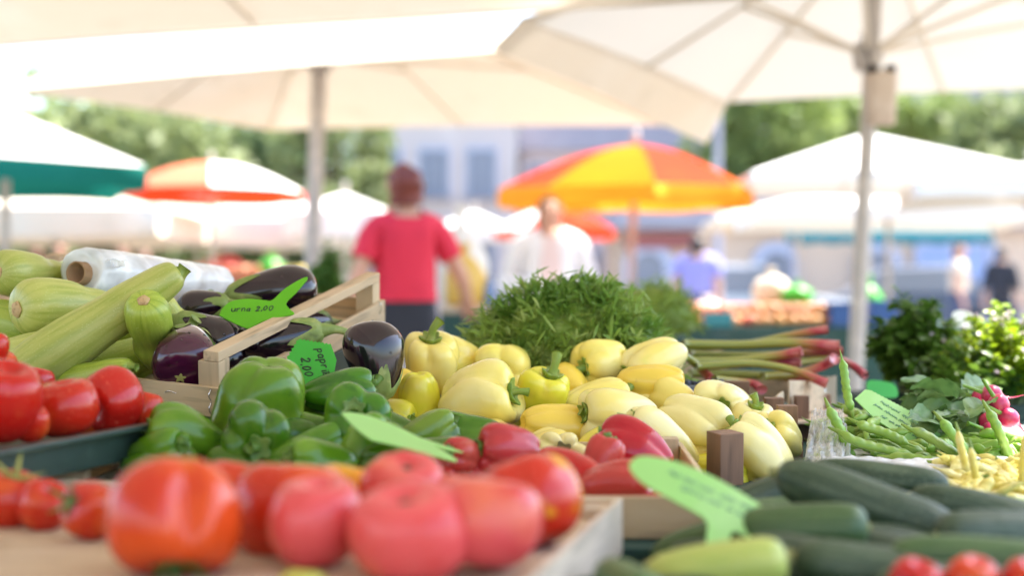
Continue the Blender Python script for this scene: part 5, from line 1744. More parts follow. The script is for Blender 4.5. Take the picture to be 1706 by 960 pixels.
# bag hanging on that pole
bag = root('paper_bag', 'beige paper bag with a dark rim, hanging on the white pole under the umbrella', 'bag', P(1468, 166, 5.40))
bV, bF = [], []
for i, (z, sx, sy) in enumerate(((-.098, .044, .02), (-.092, .050, .035), (0, .052, .042), (.085, .056, .045), (.10, .055, .045), (.10, .050, .041), (-.08, .046, .03))):
    for j in range(24):
        a = 2 * PI * j / 24
        k = (abs(math.cos(a)) ** 5 + abs(math.sin(a)) ** 5) ** -.2
        bV.append((sx * k * math.cos(a), sy * k * math.sin(a), z + (.006 * math.sin(3 * a) if i in (4, 5) else 0)))
bF = [[i * 24 + j, i * 24 + (j + 1) % 24, (i + 1) * 24 + (j + 1) % 24, (i + 1) * 24 + j] for i in range(6) for j in range(24)]
bF += [list(range(24))[::-1], [6 * 24 + j for j in range(24)]]
add('sack', mk('sack', bV, bF), bag, M['bagpaper'])
for s in (-1, 1):
    add('dark_clip', bev(mk('clip', *boxvf(.034, .05, .030, (s * .034, 0, .115)), False), .004), bag, M['tyre'])
add('string', mk('string', *tube([(-.034, 0, .12), (-.05, .03, .2), (-.06, .06, .27)], .003, 6, 8)), bag, M['tyre'])


def ring(cx, cy, z, r, n, ph=0.0, tilt=0.0):
    return [(cx + r * math.cos(ph + 2 * PI * k / n), cy + r * math.sin(ph + 2 * PI * k / n), z + tilt * math.sin(ph + 2 * PI * k / n)) for k in range(n)]


def at(px, d, z):
    p = P(px, 480, d)
    return Vector((p.x, p.y, z))


GB = 'smaller market umbrellas beyond the stall'
c = at(10, 9.0, 0)
umbrella('green umbrella with a deep green border, its top whitened for overexposed sun, left of the orange and white one', [(c.x + .95, c.y - .25, 1.80), (c.x + .35, c.y + 1.1, 1.80), (c.x - 1.3, c.y + .6, 1.82), (c.x - .8, c.y - 1.0, 1.86)], (c.x, c.y, 2.18), (c.x - .05, c.y + .1, 0), ['canvas_w'], valance=.14, vmat='canvas_g', group=GB, sag=.03)  # green umbrella; white canvas on top stands in for overexposed sunlight
c = at(352, 13, 0)
umbrella('round umbrella of orange-red and white panels, beside the green-bordered one', ring(c.x, c.y, 1.93, .84, 8, .2), (c.x, c.y, 2.19), (c.x, c.y, 0), ['canvas_c', 'canvas_w'], dome=.09, valance=.09, vmat='canvas_o', group=GB, panel=[0, 1, 1, 0, 0, 0, 1, 1], sag=.01, sub=6, nrad=10, pole_r=.02)
c = at(1045, 10, 0)
umbrella('large round orange and yellow umbrella with a short fringe, above the woman in white', ring(c.x, c.y, 1.74, .91, 8, .12, .02), (c.x + .06, c.y, 2.06), (c.x - .01, c.y, 0), ['canvas_o', 'canvas_y'], dome=.07, valance=.13, vmat='canvas_v', group=GB, panel=[0, 1, 0, 1, 0, 1, 0, 1], sag=.01, sub=6, nrad=10, pole_r=.024)
c = at(925, 18, 0)
umbrella('small faded red and white umbrella far behind the woman in white', ring(c.x, c.y, 1.78, .80, 8, .3), (c.x, c.y, 2.04), (c.x, c.y, 0), ['canvas_o', 'canvas_w'], dome=.09, valance=.10, vmat='canvas_o', group=GB, panel=[0, 1, 1, 0, 1, 0, 0, 1], sag=.01, sub=6, pole_r=.02)
GW = 'plain white and cream umbrellas of the far stalls'
for px, d, r, ze, za, val, ph, mt, lab in (
        (1445, 10.0, 1.30, 1.80, 2.14, .06, .75, 'canvas_w', 'tall white pyramid umbrella directly behind the white pole'),
        (1480, 12.5, 1.75, 1.70, 1.98, .10, .70, 'canvas_w', 'lower white umbrella with a hanging border, beneath the tall pyramid one'),
        (1720, 9.2, 1.10, 1.72, 1.86, .12, .6, 'canvas_w', 'white umbrella cut by the frame on the far side of the white pole'),
        (1330, 17.0, 1.5, 1.86, 2.15, .10, .72, 'canvas', 'cream umbrella low behind the orange one and the white pyramid'),
        (90, 13.0, 1.75, 1.72, 2.05, .24, .8, 'canvas', 'wide cream umbrella low under the green-bordered one'),
        (330, 16.0, 1.55, 1.78, 2.05, .26, .7, 'canvas', 'cream umbrella under the round orange and white one'),
        (470, 15.0, 1.25, 1.74, 2.04, .26, .8, 'canvas_w', 'white umbrella between the orange and white one and the woman in red'),
        (575, 14.0, .72, 1.78, 1.99, .24, .75, 'canvas_w', 'small white umbrella just beside the red shirt'),
        (790, 19.0, .72, 1.84, 2.08, .16, .75, 'canvas_w', 'small white umbrella between the two women'),
        (-60, 17.0, 1.6, 1.80, 2.1, .2, .8, 'canvas', 'cream umbrella cut by the frame, far behind the zucchini')):
    c = at(px, d, 0)
    umbrella(lab, ring(c.x, c.y, ze, r, 4, ph), (c.x, c.y, za), (c.x, c.y, 0), [mt], valance=val, group=GW, sag=.03, sub=8, nrad=8, pole_r=.024)

# ------------------------------------------------------------------ people
def person(label, loc, face, H, top, bottom, hairm, sleeve=.5, arms=None, hair='short', lean=0.0, build=1.0, group='people at the market', headturn=(0, 0), inner=None, legs=0.0, bun=False):
    """standing figure grown as one skin; local -y is the front; arms = ((elbow, wrist) right, (elbow, wrist) left) in fractions of height"""
    k = H / 1.70
    J, E, Rd = [], [], []

    def j(p, r, par=None):
        J.append(tuple(x * k for x in p)); Rd.append((r[0] * k, r[1] * k) if isinstance(r, tuple) else (r * k, r * k))
        if par is not None:
            E.append((par, len(J) - 1))
        return len(J) - 1
    b = build
    y0 = -lean
    pel = j((0, 0, .92), (.135 * b, .105 * b))
    wa = j((0, y0 * .3, 1.08), (.150 * b, .112 * b), pel)
    ch = j((0, y0 * .7, 1.26), (.158 * b, .115 * b), wa)
    up = j((0, y0 * .9, 1.385), (.118 * b, .085 * b), ch)
    nk = j((0, y0 - .004, 1.465), (.052, .054), up)
    hb = j((headturn[0] * .3, y0 - .012 + headturn[1] * .3, 1.535), (.066, .074), nk)
    hm = j((headturn[0] * .6, y0 - .018 + headturn[1] * .6, 1.60), (.074, .090), hb)
    ht = j((headturn[0], y0 - .010 + headturn[1], 1.662), (.060, .070), hm)
    nose = j((headturn[0] * .7, y0 - .112 + headturn[1], 1.578), (.010, .012), hm)
    bones = {'head': [hb, hm, ht, nose]}
    fing = []
    for s, arm in ((1, arms[0]), (-1, arms[1])):
        sh = j((s * .165 * b, y0 * .9, 1.375), (.058 * b, .058 * b), up)
        el = j(arm[0], (.043 * b, .043 * b), sh)
        wr = j(arm[1], (.027, .029), el)
        d = Vector(arm[1]) - Vector(arm[0]); d.normalize()
        side = d.cross(Vector((0, 0, 1)))
        if side.length < .2:
            side = Vector((0, 1, 0))
        side.normalize()
        up_ = side.cross(d)
        w0 = Vector(arm[1])
        pm_ = w0 + d * .045
        pa = j(tuple(pm_), (.036, .018), wr)
        for fi, (off, ln) in enumerate(((-.030, .068), (-.010, .078), (.010, .072), (.029, .056))):
            b0 = pm_ + d * .040 + side * off
            f0 = j(tuple(b0), .0105, pa)
            f1 = j(tuple(b0 + d * ln * .5 - up_ * .006), .0092, f0)
            f2 = j(tuple(b0 + d * ln * .95 - up_ * .022), .0078, f1)
        tb = w0 + d * .018 - side * .030
        t0 = j(tuple(tb), .013, wr)
        t1 = j(tuple(tb + d * .036 - side * .022 - up_ * .006), .0105, t0)
        t2 = j(tuple(tb + d * .062 - side * .024 - up_ * .016), .0085, t1)
    for s in (1, -1):
        hp = j((s * .088 * b, .0, .86), (.092 * b, .095 * b), pel)
        kn = j((s * .098, -.01 + s * legs * .5, .49), (.060 * b, .062 * b), hp)
        an = j((s * .10, .02 + s * legs, .09), (.040, .043), kn)
        he = j((s * .105, .035 + s * legs, .045), (.042, .040), an)
        to = j((s * .125, -.135 + s * legs, .032), (.042, .026), he)
    me = bpy.data.meshes.new('figure')
    me.from_pydata(J, E, [])
    ob = bpy.data.objects.new('figure_tmp', me)
    COL.objects.link(ob)
    sk = ob.modifiers.new('skin', 'SKIN')
    sk.use_smooth_shade = True
    for i, v in enumerate(me.skin_vertices[0].data):
        v.radius = Rd[i]
        v.use_root = (i == 0)
    ss = ob.modifiers.new('sub', 'SUBSURF')
    ss.levels = 3 if loc[1] < 12 else 2
    ss.render_levels = ss.levels
    dg = bpy.context.evaluated_depsgraph_get()
    body = bpy.data.meshes.new_from_object(ob.evaluated_get(dg))
    bpy.data.objects.remove(ob)
    body.materials.clear()
    r = root('person', label, 'person', loc, Quaternion((0, 0, 1), face), group)
    add('body', body, r, M['skin'])
    Vv = np.array([v.co for v in body.vertices])
    Nn = np.array([v.normal for v in body.vertices])

    def shell(name, keep, off, mat, noise_=0.0, hem=None):
        idx = {}
        vs_, fs_ = [], []
        rs_ = np.random.RandomState(len(label))
        for p in body.polygons:
            if all(keep(Vv[i]) for i in p.vertices):
                f = []
                for i in p.vertices:
                    if i not in idx:
                        idx[i] = len(vs_)
                        vs_.append(Vv[i] + Nn[i] * (off + noise_ * abs(math.sin(Vv[i][2] * 60 + Vv[i][0] * 45))))
                    f.append(idx[i])
                fs_.append(f)
        if fs_:
            if hem is not None:
                for q_ in vs_:
                    q_[2] = max(q_[2], hem)
            add(name, mk(name, vs_, fs_), r, M[mat])
    hipz, necky = 1.125 * k, 1.475 * k
    elz = [Vector(a[0]) * k for a in arms]
    shz = Vector((.165 * b, y0, 1.375)) * k

    def arm_t(v):
        s = 0 if v[0] > 0 else 1
        a = Vector((shz.x * (1 if s == 0 else -1), shz.y, shz.z))
        d = elz[s] - a
        t = (Vector(v) - a).dot(d) / d.length_squared
        far = (Vector(v) - (a + d * max(0, min(1, t)))).length
        w_ = Vector(arms[s][1]) * k
        d2 = w_ - elz[s]
        t2 = (Vector(v) - elz[s]).dot(d2) / d2.length_squared
        far2 = (Vector(v) - (elz[s] + d2 * max(0, t2))).length
        if min(far, far2) > .075 * k * b or abs(v[0]) < .15 * k * b:
            return None
        return t if far <= far2 else 1 + max(0, t2)

    def in_top(v):
        if v[2] > necky - (.05 * k if abs(v[0]) < .062 * k else 0) or v[2] < hipz - .135 * k:
            return False
        t = arm_t(v)
        if t is not None and (t > .1 or abs(v[0]) > .2 * k * b):
            return t < sleeve
        return True

    def in_bot(v):
        if v[2] > 1.06 * k or v[2] < .10 * k:
            return False
        return arm_t(v) is None

    shell('trousers', in_bot, .010 * k, bottom)
    shell('shoes', lambda v: v[2] < .115 * k, .006 * k, 'tyre')
    shell('shirt', in_top, .017 * k, top, .004, hipz - .10 * k)
    if inner:
        shell('undershirt', lambda v: in_top(v) and v[1] < -.02 and abs(v[0]) < .06 * k * b + .0 * v[2], .024 * k, inner)
    hc = Vector(J[hm])

    def in_hair(v):
        if v[2] < 1.475 * k:
            return False
        d = Vector(v) - hc
        return d.y > min(.022 * k, -.028 * k + max(0, (.035 * k - d.z)) * .8) or d.z > .050 * k

    shell('hair', in_hair, .021 * k, hairm, .013)
    if bun:
        q_ = add('hair_bun', mk('bun', wob(disc_vf(.084 * k, 0, .084 * k, 18)[0], .012, 55, np.random.RandomState(2)), disc_vf(.084 * k, 0, .084 * k, 18)[1]), r, M[hairm])
        q_.location = hc + Vector((.0, .036 * k, .002 * k))
    for s in (1, -1):
        e = add('eye', mk('eye', *disc_vf(.011 * k, 0, .007 * k, 12)), r, M['eye'])
        e.location = hc + Vector((s * .030 * k, -.088 * k, .004 * k))
        e.rotation_euler = (PI / 2, 0, 0)
        er = add('ear', mk('ear', *disc_vf(.028 * k, 0, .010 * k, 14)), r, M['skin'])
        er.location = hc + Vector((s * .078 * k, .010 * k, -.012 * k))
        er.rotation_euler = (0, PI / 2, 0)
        er.scale = (1.1, .7, 1)
    m_ = add('mouth', mk('mouth', *disc_vf(.022 * k, 0, .005 * k, 14)), r, M['lips'])
    m_.location = hc + Vector((0, -.088 * k, -.058 * k))
    m_.rotation_euler = (PI / 2, 0, 0)
    m_.scale = (1, .35, 1)
    return r


HANG = (((.225, .02, 1.12), (.245, -.05, .90)), ((-.225, .02, 1.12), (-.245, -.05, .90)))
person('woman in a red short-sleeved shirt and dark trousers, seen from behind at a far stall', tuple(at(675, 6.6, 0)), PI + .28, 1.64, 'shirt_red', 'trousers', 'hair_red', .62,
       (((.245, .04, 1.12), (.275, -.06, .91)), ((-.285, -.01, 1.14), (-.36, -.19, 1.02))), build=.92, bun=True)
person('woman in a white cardigan over a pale pink top, facing us across a far table', tuple(at(915, 9.1, 0)), .05, 1.65, 'shirt_white', 'jeans', 'hair_pale_lit', 1.7,
       (((.265, .02, 1.14), (.15, -.22, 1.02)), ((-.265, .02, 1.14), (-.13, -.22, 1.04))), build=1.12, lean=.03, headturn=(0, -.01), inner='shirt_pink')
person('person in a lavender shirt with dark hair, seen from behind near the beige building', tuple(at(1162, 15.5, 0)), PI - .3, 1.64, 'shirt_blue', 'jeans', 'hair_dark', .7, HANG, build=1.25)
person('person in a cream top with brown hair, walking past the blue doors', tuple(at(1597, 19, 0)), 1.3, 1.66, 'shirt_cream', 'jeans', 'hair_brown', .5, HANG, legs=.1)
person('person in dark clothes next to the frame edge, by the far building', tuple(at(1668, 21, 0)), 2.6, 1.68, 'trousers', 'trousers', 'hair_dark', 1.6, HANG)
person('person in a purple shirt far behind the bag roll', tuple(at(100, 17, 0)), .4, 1.60, 'shirt_purple', 'jeans', 'hair_dark', .6, HANG)
person('person in a red top far behind, right of the bag roll', tuple(at(372, 17, 0)), PI, 1.66, 'shirt_red', 'trousers', 'hair_brown', .5, HANG)
person('person in a dark top far behind the bag roll, beside the purple shirt', tuple(at(205, 19, 0)), .2, 1.68, 'trousers', 'jeans', 'hair_dark', .6, HANG)
person('person in a pink top far behind, left of the person in red', tuple(at(60, 20, 0)), PI + .5, 1.62, 'shirt_pink', 'trousers', 'hair_brown', .6, HANG)
person('person in blue jeans and white top far behind the small white umbrella', tuple(at(240, 22, 0)), .7, 1.66, 'shirt_purple', 'jeans', 'hair_dark', .6, HANG)

# ------------------------------------------------------------------ far stalls
def stall(label, x0, x1, y0, y1, z, skirt='skirt', top='skirt', group='far market tables'):
    cx, cy = (x0 + x1) / 2, (y0 + y1) / 2
    r = root('market_table', label, 'table', (cx, cy, 0), None, group)
    W, D = x1 - x0, y1 - y0
    board('tabletop', r, M[top], (W, D, .03), (0, 0, z - .015), b=.004)
    n = 40
    for k, (a, b) in enumerate((((-W / 2, -D / 2), (W / 2, -D / 2)), ((W / 2, -D / 2), (W / 2, D / 2)), ((-W / 2, D / 2), (-W / 2, -D / 2)))):
        V = []
        for i in range(n):
            t = i / (n - 1)
            x, y = a[0] + (b[0] - a[0]) * t, a[1] + (b[1] - a[1]) * t
            for j in range(5):
                s = j / 4
                o = .03 * s * math.sin(t * (W if k == 0 else D) * 22)
                V.append((x + (o if k else 0) * (1 if k == 1 else -1), y - (o if k == 0 else 0) - (.003 if k == 0 else 0), (z - .032) * (1 - s) + .06 * s))
        F = [[i * 5 + j, i * 5 + j + 1, (i + 1) * 5 + j + 1, (i + 1) * 5 + j] for i in range(n - 1) for j in range(4)]
        add('skirt', mk('skirt', V, F), r, M[skirt])
    for x in (-W / 2 + .06, W / 2 - .06):
        for y in (-D / 2 + .06, D / 2 - .06):
            board('leg', r, M['metal'], (z - .034, .03, .03), (x, y, (z - .034) / 2), Quaternion((0, 1, 0), PI / 2))
    return r


xa = lambda px, d: (px - CX) * d / FP
S2 = stall('dark green skirted table heaped with onions, right of the tarragon', xa(1130, 7), xa(1800, 7), 6.95, 7.75, .86)
S1 = stall('dark green skirted table of peaches, beyond the eggplants', xa(230, 9), xa(560, 9), 8.9, 9.8, 1.06)
S3 = stall('pale wooden topped table between the two women', xa(735, 7.6), xa(980, 7.6), 7.5, 8.4, .95, top='tabletop')
S4 = stall('dark green skirted table behind the zucchini pile', xa(-200, 11), xa(190, 11), 10.8, 11.6, 1.0)


def fruit_vf(r, seed, sq=.92):
    Rr, Z, PH = lathe([(0, .80), (.2, .86), (.55, .80), (.9, .42), (1, 0), (.88, -.5), (.5, -.85), (.2, -.9), (0, -.88)], 16, 14)
    V, F = close(Rr * r, Z * r * sq, PH)
    return wob(V, r * .04, 1 / r, np.random.RandomState(seed)), F


def heap(name, label, cat, group, mat, r, x0, x1, y0, y1, z, nx, ny, layers, skin='flesh'):
    base = root(name, label, cat, (0, 0, 0), None, group)
    add(skin, mk(name, *fruit_vf(r, len(name))), base, M[mat])
    st_ = 'root_tip' if name == 'onion' else 'stem'
    add(st_, mk('tip', *tube([(0, 0, r * .75), (0, 0, r * 1.0), (.002, 0, r * 1.2)], [r * .2, r * .09, r * .05], 6, 6)), base, M['bark'])
    cnt = 0
    for l in range(layers):
        for i in range(nx - l):
            for j_ in range(ny - l):
                x = x0 + (x1 - x0) * (i + .5 + l * .5) / nx + rnd.uniform(-.2, .2) * r
                y = y0 + (y1 - y0) * (j_ + .5 + l * .5) / ny + rnd.uniform(-.2, .2) * r
                o = base if cnt == 0 else copy_tree(base)
                o.location = (x, y, z + r * .9 + l * r * 1.45)
                o.rotation_quaternion = Quaternion((rnd.random(), rnd.random(), rnd.random()), rnd.uniform(0, 3))
                o.scale = (rnd.uniform(.88, 1.1),) * 3
                cnt += 1


heap('onion', 'brown onion in the heap on the table right of the tarragon', 'onion', 'onions heaped on the far table', 'onion', .034, xa(1245, 7.1), xa(1385, 7.1), 7.0, 7.5, .86, 7, 7, 2)
heap('nectarine', 'orange-red nectarine heaped on the table beyond the tarragon', 'fruit', 'nectarines on the far table', 'peach', .034, xa(1140, 7.1), xa(1255, 7.1), 7.0, 7.4, .86, 5, 5, 2)
heap('peach', 'orange-red peach in the heap beyond the eggplants', 'peach', 'peaches on the far table', 'peach', .042, xa(270, 9), xa(440, 9), 8.95, 9.6, 1.06, 8, 6, 2)
heap('lemon', 'yellow fruit in the heap beyond the eggplants, beside the peaches', 'fruit', 'yellow fruit on the far table', 'lemon', .04, xa(440, 9), xa(510, 9), 8.95, 9.5, 1.06, 4, 5, 2)


def sack(name, label, cat, c, rx, ry, rz, mat, seed, group=None, ears=True):
    """tied soft bag"""
    Rr, Z, PH = lathe([(0, 1.0), (.25, 1.0), (.18, .72), (.5, .55), (.9, .25), (1, -.15), (.9, -.55), (.6, -.68), (0, -.7)], 28, 26)
    V, F = close(Rr * (1 + .06 * np.cos(5 * PH + Z * 4) + .05 * np.cos(9 * PH - Z * 7)), Z, PH)
    V = V * np.array([rx, ry, rz])
    o = add(name, mk(name, V, F), None, M[mat])
    o.location = (c[0], c[1], c[2] + .7 * rz)
    return tag(o, label, cat, group)


GBG = 'plastic bags on the far tables'
def on(px, y, z):
    return (xa(px, y), y, z)
sack('shopping_bag', 'bright lime green plastic bag standing among the onions', 'bag', on(1328, 7.35, .97), .08, .07, .07, 'limebag', 1, GBG)
sack('shopping_bag', 'bright lime green plastic bag behind the white pole', 'bag', on(1448, 7.3, .86), .075, .08, .15, 'limebag', 2, GBG)
sack('shopping_bag', 'white plastic bag lying at the end of the onion table by the tarragon', 'bag', on(1180, 7.45, .86), .13, .09, .09, 'whitebag', 3, GBG)
sack('shopping_bag', 'cream paper bag on top of the onions', 'bag', on(1285, 7.5, .97), .10, .08, .11, 'canvas', 6, GBG)
sack('shopping_bag', 'small green plastic bag lying on the peaches', 'bag', on(452, 9.2, 1.12), .085, .07, .09, 'limebag', 4, GBG)
sack('shopping_bag', 'yellow plastic bag on the wooden table beside the red shirt', 'bag', on(775, 7.65, .95), .11, .10, .20, 'yellowbag', 5, GBG)
sack('shopping_bag', 'pale yellow bag on the wooden table, behind the bright yellow one', 'bag', on(768, 8.0, .95), .14, .10, .33, 'canvas_w', 7, GBG)
sack('shopping_bag', 'white bag on the wooden table near the woman in white', 'bag', on(880, 7.7, .95), .12, .09, .10, 'whitebag', 8, GBG)


def bin_(name, label, cat, c, W, D, H, mat, group=None):
    r = root(name, label, cat, c, None, group)
    t = .008
    for (sz, lc, qq) in (((W, t, H), (0, -D / 2, H / 2), 0), ((W, t, H), (0, D / 2, H / 2), 0), ((D - t * 1.2, t, H), (-W / 2 + t / 2, 0, H / 2), PI / 2), ((D - t * 1.2, t, H), (W / 2 - t / 2, 0, H / 2), PI / 2)):
        board('box_wall', r, M[mat], sz, lc, Quaternion((0, 0, 1), qq), b=.002)
    board('box_floor', r, M[mat], (W - .02, D - .02, .006), (0, 0, .004))
    for s in (-1, 1):
        board('box_lip', r, M[mat], (W + .02, .018, .012), (0, s * (D / 2 + .006), H - .002), None, b=.002)
    return r


bin_('plastic_crate', 'blue plastic crate just left of the white pole on the onion table', 'crate', on(1393, 7.1, .86), .11, .25, .115, 'bluebox', 'blue plastic crates')
bin_('plastic_crate', 'blue plastic crate right of the white pole on the onion table', 'crate', on(1462, 7.1, .86), .12, .25, .125, 'bluebox', 'blue plastic crates')
bin_('plastic_crate', 'small teal plastic box at the front of the onion table', 'crate', on(1196, 6.99, .862), .14, .05, .065, 'tealbox')
for px, y, h, mt, lab in ((815, 7.65, .16, 'bluelabel', 'blue bottle on the wooden table between the women'), (832, 7.75, .17, 'whitebag', 'white bottle on the wooden table next to the blue one'), (850, 7.7, .10, 'canvas_g', 'small green jar on the wooden table'), (808, 8.1, .20, 'whitebag', 'tall white bottle at the back of the wooden table')):
    b = root('bottle', lab, 'bottle', on(px, y, .95), None, 'bottles on the wooden table')
    add('flask', mk('flask', *lathe_plain([(0, 0), (.034, 0), (.036, .01), (.036, h * .62), (.030, h * .74), (.013, h * .84), (.013, h * .95), (0, h * .95)], 20)), b, M[mt])
    add('cap', mk('cap', *lathe_plain([(0, h * .951), (.016, h * .951), (.016, h), (.0, h + .002)], 16)), b, M['whitebag'])
for px, y, sc, lab in ((548, 6.75, 1.0, 'pot of leafy green herbs beside the red shirt, behind the eggplant crate'), ):
    leafy('herb_pot', lab, at(px, y, .80), .10, .10, .42, 1100, .06, .6, 'lettuce', 41, 0)
    bin_('herb_box', 'dark box on legs under the green herbs beside the red shirt', 'box', at(px, y, .62), .22, .22, .2, 'gplastic')
    tp = root('plant_stand', 'low stand under the box of herbs beside the red shirt', 'stand', at(px, y, 0))
    board('stand_top', tp, M['pine'], (.26, .26, .02), (0, 0, .608))
    for x in (-.1, .1):
        for yy in (-.1, .1):
            board('leg', tp, M['pine'], (.597, .025, .025), (x, yy, .2985), Quaternion((0, 1, 0), PI / 2))
heap('apple', 'reddish fruit on the dark green table behind the zucchini', 'fruit', 'red fruit on the far left table', 'peach', .04, xa(10, 11), xa(170, 11), 10.85, 11.4, 1.0, 7, 5, 2)

# ------------------------------------------------------------------ buildings
def prism(out, y0, y1):
    n = len(out)
    V = [(x, y0, z) for x, z in out] + [(x, y1, z) for x, z in out]
    F = [list(range(n))[::-1], [n + i for i in range(n)]] + [[i, (i + 1) % n, n + (i + 1) % n, n + i] for i in range(n)]
    return np.array(V), [f[::-1] for f in F]


def window(parent, x, y, z, w_, h, pane='winglass'):
    f = add('window', bev(mk('frame', *join([boxvf(w_ + .16, .10, .09, (0, 0, h / 2 + .045)), boxvf(.08, .10, h, (-w_ / 2 - .04, 0, 0)), boxvf(.08, .10, h, (w_ / 2 + .04, 0, 0)), boxvf(.05, .07, h - .004, (0, .002, 0))]), False), .006), parent, M['winframe'])
    f.location = (x, y - .05, z)
    p = add('pane', mk('pane', *boxvf(w_ - .002, .02, h - .002, (0, .035, 0)), False), f, M[pane])
    s = add('sill', bev(mk('sill', *boxvf(w_ + .3, .2, .07, (0, -.05, -h / 2 - .037)), False), .006), f, M['house_d'])
    return f


b1 = root('grey_house', 'pale grey-violet plastered house behind the red shirt', 'building', (at(720, 36, 0)))
add('wall', mk('wall', *boxvf(4.3, 7.9, 5.8, (0, 4, 2.9)), False), b1, M['house_g'])
for z in (1.5, 3.7):
    for x in (-1.15, 0.05, 1.25):
        window(b1, x, .045, z + .25, .62, 1.15)
add('cornice', bev(mk('cornice', *boxvf(4.6, .4, .25, (0, -.1, 5.93)), False), .02), b1, M['house_d'])
b1b = root('grey_house', 'darker slate grey house behind the orange and yellow umbrella', 'building', at(1010, 38, 0))
add('wall', mk('wall', *boxvf(5.0, 7.9, 4.7, (.2, 4, 2.35)), False), b1b, M['house_g'])
for z in (1.4, 3.7):
    for x in (-1.7, -.5, .8, 2.0):
        window(b1b, x, .045, z, .7, 1.3)
add('roof', mk('roof', *prism([(-2.6, 4.7), (3.0, 4.7), (2.6, 5.6), (-2.2, 5.6)], -.3, 8.2), False), b1b, M['roof'])
b3 = root('grey_house', 'grey house far off between the trees, above the white pyramid umbrella', 'building', at(1560, 48, 0))
add('wall', mk('wall', *boxvf(9, 8, 6.8, (0, 4, 3.4)), False), b3, M['house_d'])
add('roof', mk('roof', *prism([(-4.8, 6.8), (4.8, 6.8), (3.4, 8.6), (-3.4, 8.6)], -.4, 8.4), False), b3, M['roof'])
for x in (-3, -1, 1, 3):
    window(b3, x, .045, 4.9, .9, 1.4)
# low beige hall with arched windows
b2 = root('beige_hall', 'low beige hall with arched windows, blue doors and a grey roof, beyond the right-hand stalls', 'building', at(1420, 30, 0))
x0_, x1_ = xa(1040, 30) - b2.location.x, xa(1830, 30) - b2.location.x
add('wall', mk('wall', *boxvf(x1_ - x0_, 5.9, 2.3, ((x0_ + x1_) / 2, 3, 1.15)), False), b2, M['house_b'])
add('roof', mk('roof', *prism([(x0_ - .3, 2.3), (x1_ + .3, 2.3), (x1_ - .2, 3.3), (x0_ + .2, 3.3)], -.35, 6.3), False), b2, M['roof'])
add('fascia_sign', bev(mk('fascia', *boxvf(1.5, .12, .34, (xa(1100, 29.8) - b2.location.x, -.08, 2.05)), False), .01), b2, pm('dull_red_board', (.30, .10, .09), .8))
for px in (1080, 1292, 1462):
    x = xa(px, 30) - b2.location.x
    ao = [(-.52, 0), (-.52, 1.15)] + [(-.52 * math.cos(a), 1.15 + .52 * math.sin(a)) for a in np.linspace(.2, PI - .2, 12)] + [(.52, 1.15), (.52, 0)]
    ai = [(-.34, 0), (-.34, 1.12)] + [(-.34 * math.cos(a), 1.12 + .34 * math.sin(a)) for a in np.linspace(.2, PI - .2, 12)] + [(.34, 1.12), (.34, 0)]
    n = len(ao)
    V = [(x_, -.10, z_ + .35) for x_, z_ in ao] + [(x_, -.10, z_ + .35) for x_, z_ in ai] + [(x_, .04, z_ + .35) for x_, z_ in ao] + [(x_, .04, z_ + .35) for x_, z_ in ai]
    F = []
    for i in range(n - 1):
        F += [[i, i + 1, n + i + 1, n + i], [2 * n + i, 2 * n + i + 1, i + 1, i], [n + i, n + i + 1, 3 * n + i + 1, 3 * n + i]]
    f = add('arched_window', mk('arch', V, F, False), b2, M['winframe'])
    f.location = (x, .0, 0)
    add('pane', mk('pane', *prism([(p[0] * .99, p[1] + .35) for p in ai], -.045, -.02), False), f, M['winglass'])
for px, mt in ((1555, 'door_blue'), (1625, 'door_blue')):
    x = xa(px, 30) - b2.location.x
    d_ = add('door', bev(mk('door', *boxvf(.66, .08, 1.9, (0, -.045, .96)), False), .008), b2, M[mt])
    d_.location = (x, 0, 0)
    h_ = add('handle', mk('handle', *tube([(.24, -.10, .95), (.24, -.13, 1.0), (.24, -.10, 1.05)], .012, 6, 8)), d_, M['metal'])
    add('door_frame', mk('door_frame', *join([boxvf(.08, .11, 2.0, (x - .37, -.03, 1.0)), boxvf(.08, .11, 2.0, (x + .37, -.03, 1.0)), boxvf(.66, .11, .08, (x, -.03, 1.96))]), False), b2, M['winframe'])
aw = root('shop_awning', 'long dark teal awning in front of the beige hall', 'awning', at(1480, 24, 0))
ax0, ax1 = xa(1310, 24) - aw.location.x, xa(1655, 24) - aw.location.x
V = []
for i in range(30):
    x = ax0 + (ax1 - ax0) * i / 29
    for (y, z) in ((1.6, 2.15), (.6, 2.06), (0, 1.98), (-.005, 1.88 + .012 * math.sin(i * 1.7)), (-.004, 1.80 + .02 * math.sin(i * 1.7))):
        V.append((x, y, z))
F = [[i * 5 + j, i * 5 + j + 1, (i + 1) * 5 + j + 1, (i + 1) * 5 + j] for i in range(29) for j in range(4)]
add('awning_cloth', mk('cloth', V, F), aw, M['canvas_t'])
for x in (ax0 + .1, (ax0 + ax1) / 2 - .4, ax1 - .1):
    add('post', mk('post', *tube([(x, .02, 0), (x, .02, 1), (x, .02, 1.97)], .03, 10, 6)), aw, M['roof'])
lp = root('lamp_post', 'dark grey lamp post standing behind the orange and yellow umbrella', 'lamp post', at(1196, 22, 0))
add('post', mk('post', *tube([(0, 0, 0), (0, 0, 2), (0, 0, 4.6)], [.08, .06, .045], 12, 12)), lp, M['house_d'])
add('lantern', mk('lantern', *lathe_plain([(0, 4.55), (.10, 4.6), (.16, 4.95), (.18, 5.0), (.05, 5.15), (0, 5.2)], 16)), lp, M['roof'])

